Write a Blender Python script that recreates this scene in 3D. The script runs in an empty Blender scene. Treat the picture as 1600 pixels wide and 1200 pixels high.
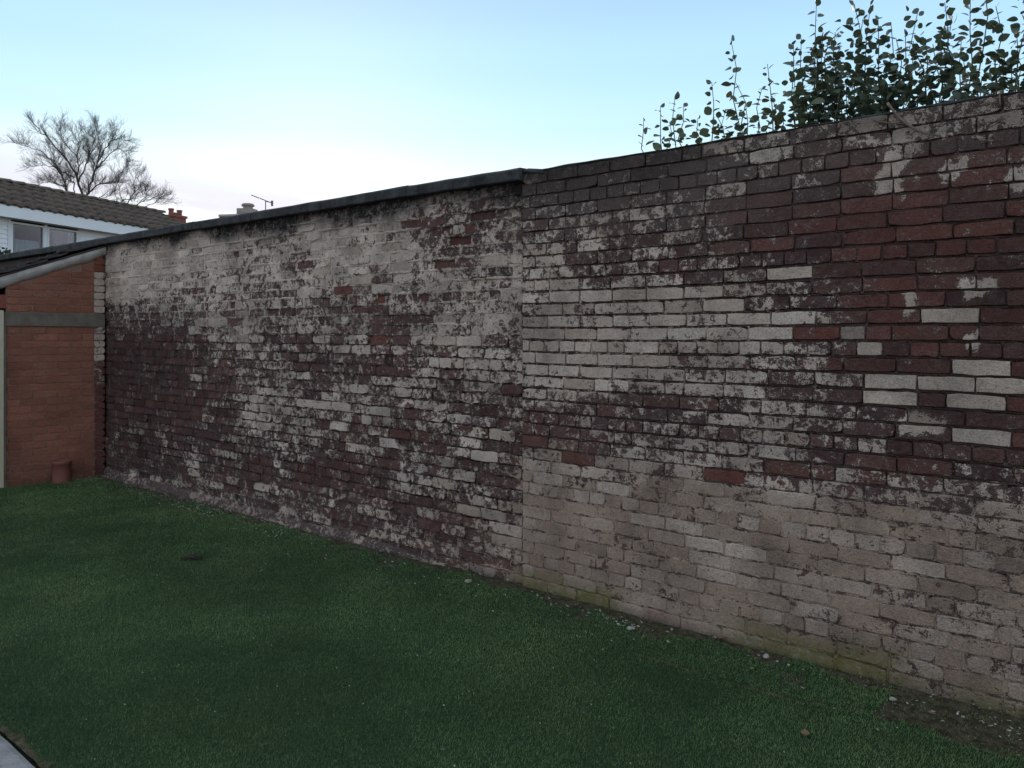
import bpy, math, random
import numpy as np
from mathutils import Vector, Matrix, noise as mnoise

random.seed(7)
rng = np.random.default_rng(7)
sc = bpy.context.scene
col = sc.collection
rad = math.radians

# ------------------------------------------------------------------ camera
EYE = 1.61
CAM = Vector((8.79, -3.81, EYE))
RX, RY = 0.7804, 0.6253            # camera right / forward in the wall's own axes
F, CX, HY = 1200.0, 800.0, 517.0   # focal length, centre column, horizon row (1600 px wide photo)
cd = bpy.data.cameras.new('camera')
cam = bpy.data.objects.new('camera', cd)
col.objects.link(cam)
cam.location = CAM
cam.rotation_euler = (rad(90), 0, math.atan2(RY, RX))
cd.sensor_width = 36
cd.lens = 36 * F / 1600
cd.shift_y = -(600 - HY) / 1600
cd.clip_start = 0.05
cd.clip_end = 3000
sc.camera = cam

# ------------------------------------------------------------------ sky, sun, exposure
CLOUD = (10.2, 1.8)                            # drift of the low cloud
SUN_EL = 14.0
SUN_DIR = Vector((-0.795, 0.605, 0)).normalized()      # towards the sun, beyond the wall
world = bpy.data.worlds.new('World')
sc.world = world
world.use_nodes = True
wn, wl = world.node_tree.nodes, world.node_tree.links
wn.clear()
wo = wn.new('ShaderNodeOutputWorld')
bg = wn.new('ShaderNodeBackground')
sky = wn.new('ShaderNodeTexSky')
sky.sky_type = 'NISHITA'
sky.sun_disc = False
sky.sun_elevation = rad(SUN_EL)
sky.sun_rotation = math.atan2(SUN_DIR.x, SUN_DIR.y)
sky.air_density = 1.0
sky.dust_density = 0.4
sky.ozone_density = 1.0
bg.inputs['Strength'].default_value = 0.1
tc = wn.new('ShaderNodeTexCoord')
sep = wn.new('ShaderNodeSeparateXYZ')
wl.new(tc.outputs['Generated'], sep.inputs[0])
mr = wn.new('ShaderNodeMapRange')
mr.interpolation_type = 'SMOOTHSTEP'
mr.inputs['From Min'].default_value = 1.0
mr.inputs['From Max'].default_value = 0.30
mr.inputs['To Min'].default_value = 0.65
mr.inputs['To Max'].default_value = 0.94
wl.new(sep.outputs['Z'], mr.inputs['Value'])
hz = wn.new('ShaderNodeValToRGB')
hz.color_ramp.interpolation = 'EASE'
els = hz.color_ramp.elements
els[0].position, els[0].color = 0.07, (0.417, 0.409, 0.398, 1)
els[1].position, els[1].color = 1.0, (0.326, 0.337, 0.352, 1)
for p_, c_ in ((0.18, (0.288, 0.349, 0.368, 1)), (0.255, (0.193, 0.296, 0.349, 1)), (0.33, (0.163, 0.265, 0.368, 1)), (0.40, (0.140, 0.224, 0.349, 1)), (0.65, (0.250, 0.288, 0.341, 1))):
    e_ = els.new(p_)
    e_.color = c_
wl.new(sep.outputs['Z'], hz.inputs[0])
hsc = wn.new('ShaderNodeVectorMath')
hsc.operation = 'SCALE'
hsc.inputs['Scale'].default_value = 10.0      # to the sky texture's own units
wl.new(hz.outputs[0], hsc.inputs[0])
mp = wn.new('ShaderNodeMapping')
mp.inputs['Scale'].default_value = (1.0, 1.0, 4.5)
mp.inputs['Location'].default_value = (CLOUD[0], 0.3, CLOUD[1])
wl.new(tc.outputs['Generated'], mp.inputs['Vector'])
cn = wn.new('ShaderNodeTexNoise')
cn.inputs['Scale'].default_value = 2.6
cn.inputs['Detail'].default_value = 6
cn.inputs['Roughness'].default_value = 0.55
wl.new(mp.outputs[0], cn.inputs['Vector'])
cr = wn.new('ShaderNodeMapRange')
cr.interpolation_type = 'SMOOTHSTEP'
cr.inputs['From Min'].default_value = 0.42
cr.inputs['From Max'].default_value = 0.66
wl.new(cn.outputs['Fac'], cr.inputs['Value'])
lowc = wn.new('ShaderNodeMapRange')
lowc.interpolation_type = 'SMOOTHSTEP'
lowc.inputs['From Min'].default_value = 0.30
lowc.inputs['From Max'].default_value = 0.10
lowc.inputs['To Max'].default_value = 0.95
wl.new(sep.outputs['Z'], lowc.inputs['Value'])
cm = wn.new('ShaderNodeMath')
cm.operation = 'MULTIPLY'
wl.new(cr.outputs[0], cm.inputs[0])
wl.new(lowc.outputs[0], cm.inputs[1])
mixh = wn.new('ShaderNodeMix')
mixh.data_type = 'RGBA'
wl.new(hsc.outputs[0], mixh.inputs[7])           # thin bright haze
wl.new(mr.outputs[0], mixh.inputs[0])
wl.new(sky.outputs[0], mixh.inputs[6])
mixc = wn.new('ShaderNodeMix')
mixc.data_type = 'RGBA'
mixc.inputs[7].default_value = (2.75, 2.6, 2.95, 1)       # low lilac cloud
wl.new(cm.outputs[0], mixc.inputs[0])
wl.new(mixh.outputs[2], mixc.inputs[6])
wl.new(mixc.outputs[2], bg.inputs['Color'])
wl.new(bg.outputs[0], wo.inputs[0])

sd = bpy.data.lights.new('sun', 'SUN')
sd.energy = 1.0
sd.angle = rad(10)
sd.color = (1.0, 0.94, 0.86)
sun = bpy.data.objects.new('sun', sd)
col.objects.link(sun)
sdir = Vector((SUN_DIR.x * math.cos(rad(SUN_EL)), SUN_DIR.y * math.cos(rad(SUN_EL)), math.sin(rad(SUN_EL))))
sun.rotation_euler = sdir.to_track_quat('Z', 'Y').to_euler()
sun.location = (0, 20, 20)
vs = sc.view_settings
vs.view_transform = 'Standard'
vs.look = 'None'
vs.exposure = 1.62
vs.gamma = 1.0
vs.use_curve_mapping = False

# ------------------------------------------------------------------ photo pixel <-> place
def cam2world(X, Z, z):
    return Vector((CAM.x + X * RX - Z * RY, CAM.y + X * RY + Z * RX, z))
def P(px, py, Z):                       # a point at a known distance
    return cam2world((px - CX) / F * Z, Z, EYE + (HY - py) / F * Z)
def G(px, py):                          # a point on the ground
    Z = F * EYE / (py - HY)
    p = cam2world((px - CX) / F * Z, Z, 0)
    return Vector((p.x, p.y, 0))
def s_of(px):                           # position along the wall seen in that column
    k = (px - CX) / F
    # point (s,0): X = (s-cx)*RX + (0-cy)*RY ; Z = -(s-cx)*RY + (0-cy)*RX
    a, b = -CAM.y * RY, -CAM.y * RX
    t = (k * b - a) / (RX + k * RY)
    return CAM.x + t
def depth_of(s):
    return -(s - CAM.x) * RY - CAM.y * RX
def W(px, py):                          # (s, z) on the wall face
    s = s_of(px)
    return s, EYE + (HY - py) / F * depth_of(s)
def proj(p):
    dx, dy = p[0] - CAM.x, p[1] - CAM.y
    Z = -dx * RY + dy * RX
    X = dx * RX + dy * RY
    if Z < 0.1:
        return None
    return CX + F * X / Z, HY - F * (p[2] - EYE) / Z, Z

# ------------------------------------------------------------------ mesh helpers
class MB:
    def __init__(s):
        s.v, s.f, s.att = [], [], {}
    def add(s, verts, faces, **att):
        o = len(s.v)
        s.v += [tuple(v) for v in verts]
        s.f += [tuple(i + o for i in f) for f in faces]
        for k, a in att.items():
            s.att.setdefault(k, []).extend(a)
    def box(s, x0, x1, y0, y1, z0, z1):
        s.add([(x0, y0, z0), (x1, y0, z0), (x1, y1, z0), (x0, y1, z0), (x0, y0, z1), (x1, y0, z1), (x1, y1, z1), (x0, y1, z1)],
              [(0, 3, 2, 1), (4, 5, 6, 7), (0, 1, 5, 4), (1, 2, 6, 5), (2, 3, 7, 6), (3, 0, 4, 7)])
    def tube(s, pts, radii, n=5, cap=True):
        pts = [Vector(p) for p in pts]
        V, Fc = [], []
        for i, p in enumerate(pts):
            d = (pts[min(i + 1, len(pts) - 1)] - pts[max(i - 1, 0)])
            if d.length < 1e-9:
                d = Vector((0, 0, 1))
            d.normalize()
            a = d.cross(Vector((0, 0, 1)) if abs(d.z) < 0.9 else Vector((1, 0, 0))).normalized()
            b = d.cross(a)
            for k in range(n):
                t = 2 * math.pi * k / n
                V.append(p + (a * math.cos(t) + b * math.sin(t)) * radii[i])
        for i in range(len(pts) - 1):
            for k in range(n):
                k2 = (k + 1) % n
                Fc.append((i * n + k, i * n + k2, (i + 1) * n + k2, (i + 1) * n + k))
        if cap:
            Fc.append(tuple(reversed(range(n))))
            Fc.append(tuple((len(pts) - 1) * n + k for k in range(n)))
        s.add(V, Fc)
    def mesh(s, name, mat=None, smooth=False):
        me = bpy.data.meshes.new(name)
        me.from_pydata(s.v, [], s.f)
        for k, a in s.att.items():
            ca = me.color_attributes.new(k, 'FLOAT_COLOR', 'POINT')
            ca.data.foreach_set('color', np.array(a, dtype=np.float32).ravel())
        if mat:
            me.materials.append(mat)
        if smooth:
            me.polygons.foreach_set('use_smooth', [True] * len(me.polygons) if smooth is True else smooth * (len(me.polygons) // len(smooth)))
        me.update()
        return me
    def build(s, name, mat, parent=None, smooth=False):
        return link(name, s.mesh(name, mat, smooth), parent)
def link(name, me, parent=None, loc=None, rot=None):
    o = bpy.data.objects.new(name, me)
    col.objects.link(o)
    if loc is not None:
        o.location = loc
    if rot is not None:
        o.rotation_euler = rot
    if parent:
        o.parent = parent
    return o
def empty(name, loc=(0, 0, 0), rz=0):
    o = bpy.data.objects.new(name, None)
    o.empty_display_size = 0.2
    col.objects.link(o)
    o.location = loc
    o.rotation_euler = (0, 0, rz)
    return o
def tag(o, label, cat, group=None):
    o['label'] = label
    o['category'] = cat
    if group:
        o['group'] = group
    return o
def nz(x, y, z=0.0, s=1.0):
    return mnoise.noise(Vector((x * s, y * s, z * s)))

# ------------------------------------------------------------------ material helpers
class NT:
    def __init__(s, name):
        s.m = bpy.data.materials.new(name)
        s.m.use_nodes = True
        s.n, s.l = s.m.node_tree.nodes, s.m.node_tree.links
        s.b = s.n['Principled BSDF']
        s.g = s.n.new('ShaderNodeNewGeometry')
    def put(s, sock, v):
        if hasattr(v, 'is_output'):
            s.l.new(v, sock)
        else:
            sock.default_value = v
    def noise(s, scale, detail=4, rough=0.6, dist=0.0, vec=None, out='Fac'):
        n = s.n.new('ShaderNodeTexNoise')
        s.put(n.inputs['Vector'], vec if vec is not None else s.g.outputs['Position'])
        n.inputs['Scale'].default_value = scale
        n.inputs['Detail'].default_value = detail
        n.inputs['Roughness'].default_value = rough
        n.inputs['Distortion'].default_value = dist
        return n.outputs[out]
    def scaled(s, v3):
        m = s.n.new('ShaderNodeMapping')
        s.l.new(s.g.outputs['Position'], m.inputs[0])
        m.inputs['Scale'].default_value = v3
        return m.outputs[0]
    def math(s, op, a, b=0.0, c=None, clamp=False):
        n = s.n.new('ShaderNodeMath')
        n.operation = op
        n.use_clamp = clamp
        s.put(n.inputs[0], a)
        s.put(n.inputs[1], b)
        if c is not None:
            s.put(n.inputs[2], c)
        return n.outputs[0]
    def rng(s, v, a, b, c=0.0, d=1.0, smooth=True):
        n = s.n.new('ShaderNodeMapRange')
        if smooth:
            n.interpolation_type = 'SMOOTHSTEP'
        s.put(n.inputs['Value'], v)
        for k, x in (('From Min', a), ('From Max', b), ('To Min', c), ('To Max', d)):
            s.put(n.inputs[k], x)
        return n.outputs[0]
    def mix(s, f, a, b, mode='MIX'):
        n = s.n.new('ShaderNodeMix')
        n.data_type = 'RGBA'
        n.blend_type = mode
        for i, v in ((0, f), (6, a), (7, b)):
            if isinstance(v, tuple) and len(v) == 3:
                v = (*v, 1)
            s.put(n.inputs[i], v)
        return n.outputs[2]
    def attr(s, name):
        n = s.n.new('ShaderNodeAttribute')
        n.attribute_name = name
        return n
    def sepc(s, c):
        n = s.n.new('ShaderNodeSeparateColor')
        s.l.new(c, n.inputs[0])
        return n.outputs
    def grey(s, v):
        n = s.n.new('ShaderNodeCombineColor')
        for i in range(3):
            s.put(n.inputs[i], v)
        return n.outputs[0]
    def bump(s, h, strength=0.5, dist=0.005):
        n = s.n.new('ShaderNodeBump')
        n.inputs['Strength'].default_value = strength
        n.inputs['Distance'].default_value = dist
        s.l.new(h, n.inputs['Height'])
        s.l.new(n.outputs[0], s.b.inputs['Normal'])
    def done(s, colour, rough=0.85, spec=0.3):
        if isinstance(colour, tuple) and len(colour) == 3:
            colour = (*colour, 1)
        s.put(s.b.inputs['Base Color'], colour)
        s.put(s.b.inputs['Roughness'], rough)
        s.b.inputs['Specular IOR Level'].default_value = spec
        return s.m

def mottled(name, a, b, scale=8, rough=0.85, bump=0.3, dist=0.004, spec=0.3, fine=90):
    t = NT(name)
    n1 = t.noise(scale, 6, 0.65)
    n2 = t.noise(fine, 4, 0.6)
    f = t.rng(t.math('ADD', t.math('MULTIPLY', n1, 0.65), t.math('MULTIPLY', n2, 0.35)), 0.32, 0.68)
    if bump:
        t.bump(t.math('ADD', n1, n2), bump, dist)
    return t.done(t.mix(f, a, b), rough, spec)

def wall_material():
    t = NT('weathered_painted_brick')
    wear = t.attr('wear')
    cov, tone, dark = t.sepc(wear.outputs['Color'])[:3]
    moss = wear.outputs['Alpha']
    bare = t.attr('bare').outputs['Color']
    nA = t.noise(19, 5, 0.70, 0.8)
    nB = t.noise(58, 6, 0.74, 0.8, vec=t.scaled((1, 1, 1.35)))
    nC = t.noise(190, 4, 0.68)
    nD = t.noise(2.6, 5, 0.65)
    # flakes: jagged chunks that came away or held on as a whole
    vm = t.n.new('ShaderNodeVectorMath')
    vm.operation = 'MULTIPLY_ADD'
    t.l.new(t.noise(34, 3, 0.6, out='Color'), vm.inputs[0])
    vm.inputs[1].default_value = (0.045, 0.045, 0.045)
    t.l.new(t.g.outputs['Position'], vm.inputs[2])
    vo = t.n.new('ShaderNodeTexVoronoi')
    vo.inputs['Scale'].default_value = 36
    t.l.new(vm.outputs[0], vo.inputs['Vector'])
    vo2 = t.n.new('ShaderNodeTexVoronoi')
    vo2.inputs['Scale'].default_value = 12
    t.l.new(vm.outputs[0], vo2.inputs['Vector'])
    chunk = t.math('ADD', t.math('MULTIPLY', t.sepc(vo.outputs['Color'])[0], 0.6), t.math('MULTIPLY', t.sepc(vo2.outputs['Color'])[1], 0.4))
    f = t.math('ADD', t.math('ADD', t.math('MULTIPLY', nA, 0.28), t.math('MULTIPLY', nB, 0.32)), t.math('ADD', t.math('MULTIPLY', nC, 0.23), t.math('MULTIPLY', chunk, 0.17)))
    thr = t.math('MULTIPLY_ADD', t.math('SUBTRACT', 0.5, cov), 0.285, 0.5)
    d = t.math('SUBTRACT', f, thr)
    m = t.rng(d, -0.012, 0.022)
    # residue of old wash on the bare faces
    res = t.math('MULTIPLY', t.rng(d, -0.13, -0.01), 0.17)
    var = t.rng(t.math('ADD', t.math('MULTIPLY', nB, 0.5), t.math('MULTIPLY', nC, 0.5)), 0.3, 0.7, 0.55, 1.45)
    bare2 = t.mix(1.0, bare, t.grey(var), 'MULTIPLY')
    speck = t.rng(nC, 0.66, 0.74, 0, 0.35)
    bare3 = t.mix(t.math('MAXIMUM', res, speck), bare2, (0.30, 0.25, 0.225))
    pw = t.mix(tone, (0.82, 0.645, 0.525), (0.50, 0.345, 0.255))
    pvar = t.rng(t.math('ADD', t.math('MULTIPLY', nD, 0.5), t.math('ADD', t.math('MULTIPLY', nB, 0.15), t.math('MULTIPLY', nC, 0.35))), 0.34, 0.64, 0.48, 1.22)
    pw2 = t.mix(1.0, pw, t.grey(pvar), 'MULTIPLY')
    pits = t.rng(t.noise(85, 5, 0.8, 1.0), 0.50, 0.66, 0, 0.62)
    pw3 = t.mix(pits, pw2, (0.19, 0.125, 0.10))
    c = t.mix(m, bare3, pw3)
    dk = t.math('MULTIPLY', dark, t.rng(t.math('ADD', t.math('MULTIPLY', nA, 0.5), t.math('MULTIPLY', nB, 0.5)), 0.33, 0.6, 0.45, 1.25), clamp=True)
    c = t.mix(dk, c, (0.026, 0.022, 0.021))
    ms = t.math('MULTIPLY', moss, t.rng(t.math('ADD', t.math('MULTIPLY', nA, 0.5), t.math('MULTIPLY', nC, 0.5)), 0.38, 0.54), clamp=True)
    c = t.mix(ms, c, (0.20, 0.175, 0.055))
    h = t.math('ADD', t.math('MULTIPLY', m, 0.55), t.math('ADD', t.math('MULTIPLY', nB, 0.9), t.math('MULTIPLY', nC, 0.55)))
    t.bump(h, 1.0, 0.017)
    return t.done(c, 0.9, 0.2)

M = {}
M['wall'] = wall_material()
M['core'] = mottled('wall_core', (0.05, 0.04, 0.037), (0.09, 0.07, 0.06), 6)
M['coping'] = mottled('weathered_concrete', (0.012, 0.012, 0.013), (0.075, 0.072, 0.068), 9, 0.9, 0.6, 0.006)
M['fillet'] = mottled('mortar_render', (0.065, 0.052, 0.052), (0.23, 0.19, 0.175), 11, 0.92, 1.0, 0.012, fine=60)
M['verge'] = mottled('white_mortar', (0.27, 0.235, 0.205), (0.47, 0.42, 0.37), 7, 0.92, 0.6, 0.008)
M['lintel'] = mottled('weathered_grey_timber', (0.10, 0.08, 0.06), (0.19, 0.158, 0.122), 11, 0.8, 0.4)
M['cream'] = mottled('cream_paint', (0.42, 0.36, 0.24), (0.52, 0.46, 0.33), 5, 0.6, 0.1)
M['door'] = mottled('grey_door_paint', (0.10, 0.11, 0.11), (0.15, 0.155, 0.155), 5, 0.6, 0.15)
M['tile'] = mottled('dark_clay_tile', (0.028, 0.022, 0.024), (0.085, 0.065, 0.062), 7, 0.8, 0.4)
M['roof_tile'] = mottled('mossy_concrete_tile', (0.070, 0.052, 0.044), (0.15, 0.118, 0.088), 3.5, 0.9, 0.4, fine=20)
M['white'] = mottled('white_plastic', (0.76, 0.76, 0.76), (0.82, 0.82, 0.82), 2, 0.5, 0.0)
M['frame'] = mottled('white_window_frame', (0.68, 0.69, 0.70), (0.74, 0.74, 0.75), 2, 0.4, 0.0)
M['curtain'] = mottled('pale_net_curtain', (0.45, 0.47, 0.49), (0.6, 0.62, 0.63), 12, 0.9, 0.0)
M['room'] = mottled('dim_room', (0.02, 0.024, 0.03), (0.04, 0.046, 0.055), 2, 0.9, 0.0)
M['redpipe'] = mottled('brick_red_paint', (0.17, 0.06, 0.045), (0.24, 0.088, 0.064), 12, 0.85, 0.3)
M['farbrick'] = mottled('far_red_brick', (0.20, 0.075, 0.055), (0.33, 0.13, 0.10), 9, 0.9, 0.2)
M['render'] = mottled('pale_render', (0.38, 0.35, 0.32), (0.5, 0.47, 0.43), 3, 0.9, 0.2)
M['pot'] = mottled('buff_chimney_pot', (0.30, 0.24, 0.2), (0.42, 0.36, 0.31), 5, 0.85, 0.1)
M['bark'] = mottled('dark_bark', (0.045, 0.038, 0.037), (0.09, 0.075, 0.072), 4, 0.95, 0.3)
M['stem'] = mottled('green_brown_stem', (0.05, 0.055, 0.03), (0.09, 0.075, 0.045), 20, 0.8, 0.1)
M['vine'] = mottled('dead_vine', (0.12, 0.082, 0.065), (0.22, 0.16, 0.125), 30, 0.9, 0.3)
M['metal'] = mottled('dull_metal', (0.09, 0.09, 0.09), (0.15, 0.15, 0.15), 30, 0.45, 0.1, spec=0.5)
M['concrete'] = mottled('pale_concrete', (0.17, 0.165, 0.16), (0.31, 0.30, 0.29), 9, 0.85, 0.3)
M['soil'] = mottled('dark_soil', (0.016, 0.013, 0.010), (0.045, 0.035, 0.026), 14, 0.95, 0.8, 0.01)
M['flake'] = mottled('paint_flake', (0.20, 0.185, 0.15), (0.46, 0.43, 0.37), 60, 0.9, 0.0)
M['deadleaf'] = mottled('dead_leaf', (0.14, 0.085, 0.045), (0.24, 0.16, 0.09), 60, 0.8, 0.1)
M['stone'] = mottled('pebble', (0.20, 0.16, 0.12), (0.33, 0.28, 0.22), 40, 0.9, 0.3)
M['twig'] = mottled('dark_twig', (0.02, 0.016, 0.013), (0.05, 0.04, 0.03), 60, 0.9, 0.2)

def glass_material():
    t = NT('window_glass')
    t.n.remove(t.b)
    out = [n for n in t.n if n.type == 'OUTPUT_MATERIAL'][0]
    tr = t.n.new('ShaderNodeBsdfTransparent')
    tr.inputs[0].default_value = (0.75, 0.80, 0.82, 1)
    gl = t.n.new('ShaderNodeBsdfGlossy')
    gl.inputs['Roughness'].default_value = 0.03
    mx = t.n.new('ShaderNodeMixShader')
    fr = t.n.new('ShaderNodeFresnel')
    fr.inputs[0].default_value = 1.5
    t.l.new(t.math('MULTIPLY_ADD', fr.outputs[0], 0.45, 0.01), mx.inputs[0])
    t.l.new(tr.outputs[0], mx.inputs[1])
    t.l.new(gl.outputs[0], mx.inputs[2])
    t.l.new(mx.outputs[0], out.inputs[0])
    return t.m
M['glass'] = glass_material()

def leaf_material(name, a, b, transl):
    t = NT(name)
    oi = t.n.new('ShaderNodeObjectInfo')
    n1 = t.noise(14, 4, 0.6)
    f = t.math('ADD', t.math('MULTIPLY', oi.outputs['Random'], 0.6), t.math('MULTIPLY', n1, 0.5), clamp=True)
    c = t.mix(f, a, b)
    out = [n for n in t.n if n.type == 'OUTPUT_MATERIAL'][0]
    tl = t.n.new('ShaderNodeBsdfTranslucent')
    t.l.new(c, tl.inputs[0])
    mx = t.n.new('ShaderNodeMixShader')
    mx.inputs[0].default_value = transl
    t.l.new(t.b.outputs[0], mx.inputs[1])
    t.l.new(tl.outputs[0], mx.inputs[2])
    t.l.new(mx.outputs[0], out.inputs[0])
    return t.done(c, 0.45, 0.45)
M['leaf'] = leaf_material('dark_green_leaf', (0.045, 0.065, 0.042), (0.10, 0.125, 0.07), 0.25)
M['oldleaf'] = leaf_material('yellowing_leaf', (0.09, 0.07, 0.03), (0.16, 0.12, 0.045), 0.25)
M['bush'] = leaf_material('bush_leaf', (0.018, 0.03, 0.014), (0.045, 0.06, 0.03), 0.15)

# ------------------------------------------------------------------ wear maps of the old wall, read off the photograph column by column
PAINT = {
 165: [(375,.80),(460,.8),(480,.3),(520,.25),(540,.10),(650,.12),(690,.2),(720,.2),(740,.4)],
 200: [(375,.86),(465,.82),(482,.34),(515,.28),(540,.10),(640,.10),(670,.30),(695,.2),(720,.2),(735,.4)],
 250: [(370,.85),(440,.78),(460,.66),(480,.5),(520,.36),(545,.12),(640,.08),(675,.34),(700,.2),(745,.3),(760,.4)],
 300: [(365,.85),(420,.78),(440,.64),(490,.56),(520,.45),(550,.28),(570,.14),(680,.10),(700,.34),(740,.5),(770,.4)],
 350: [(350,.82),(400,.74),(430,.6),(500,.6),(540,.5),(570,.34),(620,.28),(660,.18),(700,.30),(740,.28),(780,.4)],
 400: [(340,.85),(365,.62),(400,.58),(450,.64),(500,.6),(550,.5),(600,.60),(660,.66),(700,.3),(740,.15),(790,.35)],
 450: [(340,.85),(380,.55),(420,.48),(450,.55),(500,.5),(550,.32),(600,.5),(650,.66),(690,.5),(720,.28),(760,.3),(800,.38)],
 500: [(330,.85),(370,.72),(420,.6),(450,.5),(480,.42),(520,.55),(560,.28),(600,.4),(650,.56),(690,.44),(720,.28),(760,.2),(800,.25),(830,.38)],
 600: [(310,.82),(360,.76),(400,.72),(440,.64),(480,.32),(520,.4),(560,.38),(600,.38),(640,.55),(680,.42),(720,.28),(760,.34),(800,.3),(855,.4)],
 700: [(300,.65),(330,.34),(360,.32),(400,.5),(440,.56),(480,.44),(520,.62),(560,.6),(600,.55),(640,.55),(680,.4),(720,.36),(760,.45),(800,.38),(880,.45)],
 800: [(290,.55),(320,.5),(350,.4),(380,.52),(410,.66),(450,.78),(500,.6),(530,.5),(560,.6),(600,.54),(650,.4),(700,.26),(740,.42),(780,.55),(820,.7),(910,.75)],
 816: [(270,.40),(300,.4),(350,.44),(380,.55),(410,.72),(450,.8),(500,.7),(560,.8),(600,.7),(640,.45),(690,.3),(715,.62),(760,.75),(915,.85)],
 850: [(265,.42),(300,.4),(340,.46),(370,.5),(400,.68),(440,.64),(480,.85),(560,.88),(600,.78),(640,.48),(680,.48),(710,.66),(760,.72),(820,.85),(925,.85)],
 900: [(250,.42),(300,.36),(350,.5),(400,.56),(430,.52),(470,.86),(560,.9),(600,.86),(640,.5),(680,.42),(720,.62),(780,.78),(830,.88),(940,.8)],
 1000:[(230,.38),(270,.32),(300,.4),(330,.52),(370,.5),(400,.44),(430,.42),(460,.84),(500,.66),(540,.84),(580,.88),(610,.6),(640,.38),(680,.5),(720,.66),(780,.8),(970,.85)],
 1100:[(215,.38),(260,.32),(300,.36),(340,.5),(380,.44),(420,.42),(460,.6),(490,.84),(520,.84),(560,.58),(600,.72),(640,.48),(680,.62),(720,.76),(780,.82),(990,.85)],
 1200:[(200,.5),(240,.5),(280,.32),(320,.2),(350,.2),(390,.25),(430,.52),(470,.5),(500,.78),(540,.86),(580,.6),(620,.62),(660,.62),(700,.62),(740,.55),(800,.8),(1020,.85)],
 1300:[(180,.5),(220,.5),(260,.2),(300,.10),(350,.08),(400,.14),(440,.38),(480,.42),(520,.48),(560,.56),(600,.5),(640,.5),(680,.5),(720,.46),(760,.58),(820,.8),(1040,.82)],
 1400:[(180,.58),(220,.6),(260,.3),(290,.25),(320,.10),(360,.04),(450,.04),(500,.06),(540,.12),(600,.16),(640,.3),(680,.4),(720,.4),(760,.5),(820,.78),(1070,.78)],
 1500:[(170,.6),(200,.6),(230,.28),(260,.32),(300,.14),(340,.04),(450,.04),(540,.04),(600,.08),(640,.12),(680,.24),(720,.34),(760,.48),(820,.74),(1090,.76)],
 1600:[(150,.6),(190,.6),(230,.2),(260,.4),(300,.38),(350,.08),(450,.04),(560,.06),(620,.08),(700,.24),(760,.45),(820,.7),(1110,.74)],
 1900:[(80,.5),(300,.2),(560,.1),(760,.4),(900,.6),(1250,.7)],
}
def to_wall(tab):
    out = []
    for px in sorted(tab):
        s = s_of(px)
        out.append((s, np.array([W(px, y)[1] for y, v in tab[px]])[::-1], np.array([v for y, v in tab[px]])[::-1]))
    return out
PAINT_S = to_wall(PAINT)
S_KEYS = [a[0] for a in PAINT_S]
def paint_at(s, z):
    if s < SEAM and z < 2.3:                          # fine mixture of bare and washed on the left length
        return 0.5 + (paint_raw(s, z) - 0.5) * (1 - 0.22 * smooth(0.8, 2.2, s))
    return paint_raw(s, z)
def paint_raw(s, z):
    if s <= S_KEYS[0]:
        return float(np.interp(z, PAINT_S[0][1], PAINT_S[0][2]))
    for i in range(len(S_KEYS) - 1):
        if s <= S_KEYS[i + 1]:
            t = (s - S_KEYS[i]) / (S_KEYS[i + 1] - S_KEYS[i])
            a, b = PAINT_S[i], PAINT_S[i + 1]
            return float((1 - t) * np.interp(z, a[1], a[2]) + t * np.interp(z, b[1], b[2]))
    return float(np.interp(z, PAINT_S[-1][1], PAINT_S[-1][2]))
SEAM = s_of(817)
# bricks that stand out: photo position and what is left on them
WHITE = [(1540,584),(1490,608),(1430,605),(1577,612),(1540,638),(1365,628),(1510,664),(1537,692),(1370,552),(1218,430),(1528,500),
         (1385,202),(1475,200),(1545,186),(1220,523),(900,467),(947,468),(1005,463),(1060,462),(1010,335),
         (1210,498),(1110,482),(1150,497),(1340,522),(700,540),(745,540),(690,565),(770,685),(765,720),(1130,290),(1175,245)]
HALFWHITE = [(1525,445,18,8),(1424,471,8,11),(1520,526,9,10),(1440,657,26,8),(1400,262,16,8),(1390,290,14,10),(1580,410,14,6),(1590,275,14,9),(1490,262,13,7)]
RED = [(1293,522),(1465,525),(762,489),(587,538),(594,475),(712,378),(731,356),(917,724),(1142,752),(1224,735),(1440,360),(1520,352),(540,450),(700,420)]
WHITE_W = [W(*p) for p in WHITE]
RED_W = [W(*p) for p in RED]
HALF_W = [(*W(x, y), rx / F * depth_of(s_of(x)) * 0.9, ry / F * depth_of(s_of(x))) for x, y, rx, ry in HALFWHITE]
def smooth(a, b, x):
    t = min(1, max(0, (x - a) / (b - a)))
    return t * t * (3 - 2 * t)
def tone_at(s, z):
    lowr = smooth(1.12, 0.66, z + 0.16 * nz(s * 1.3, 3.1) + 0.10 * nz(s * 4.3, z * 5)) * smooth(SEAM - 0.5, SEAM + 0.1, s)
    lowl = smooth(0.55, 0.25, z) * smooth(3.4, 5.4, s) * 0.8
    mid = 0.30 * smooth(SEAM - 1.2, SEAM + 0.4, s)
    return min(1, max(lowr * 0.9, lowl, mid, 0.10))
def dark_at(s, z, top):
    d = 0
    if s < SEAM:
        d = 0.98 * smooth(0.13 + 0.06 * smooth(1.0, 3.0, s), 0.0, top - z + 0.10 * nz(s * 2.3, 7.7) + 0.03 * nz(s * 9, 1.7))
        d = max(d, 0.28 * smooth(0.4, -0.3, nz(s * 0.9, z * 1.4, 5)) * smooth(2.0, 1.6, z) * smooth(3.2, 0.5, s))
    else:
        d = 0.42 * smooth(0.55, 0.05, top - z) * smooth(7.4, 6.2, s) + 0.30 * smooth(0.2, 0.0, top - z)
    d = max(d, 0.5 * smooth(0.06, 0.0, z))
    return min(1, d + 0.10 * max(0, nz(s * 2.1, z * 2.3, 9)))
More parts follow.
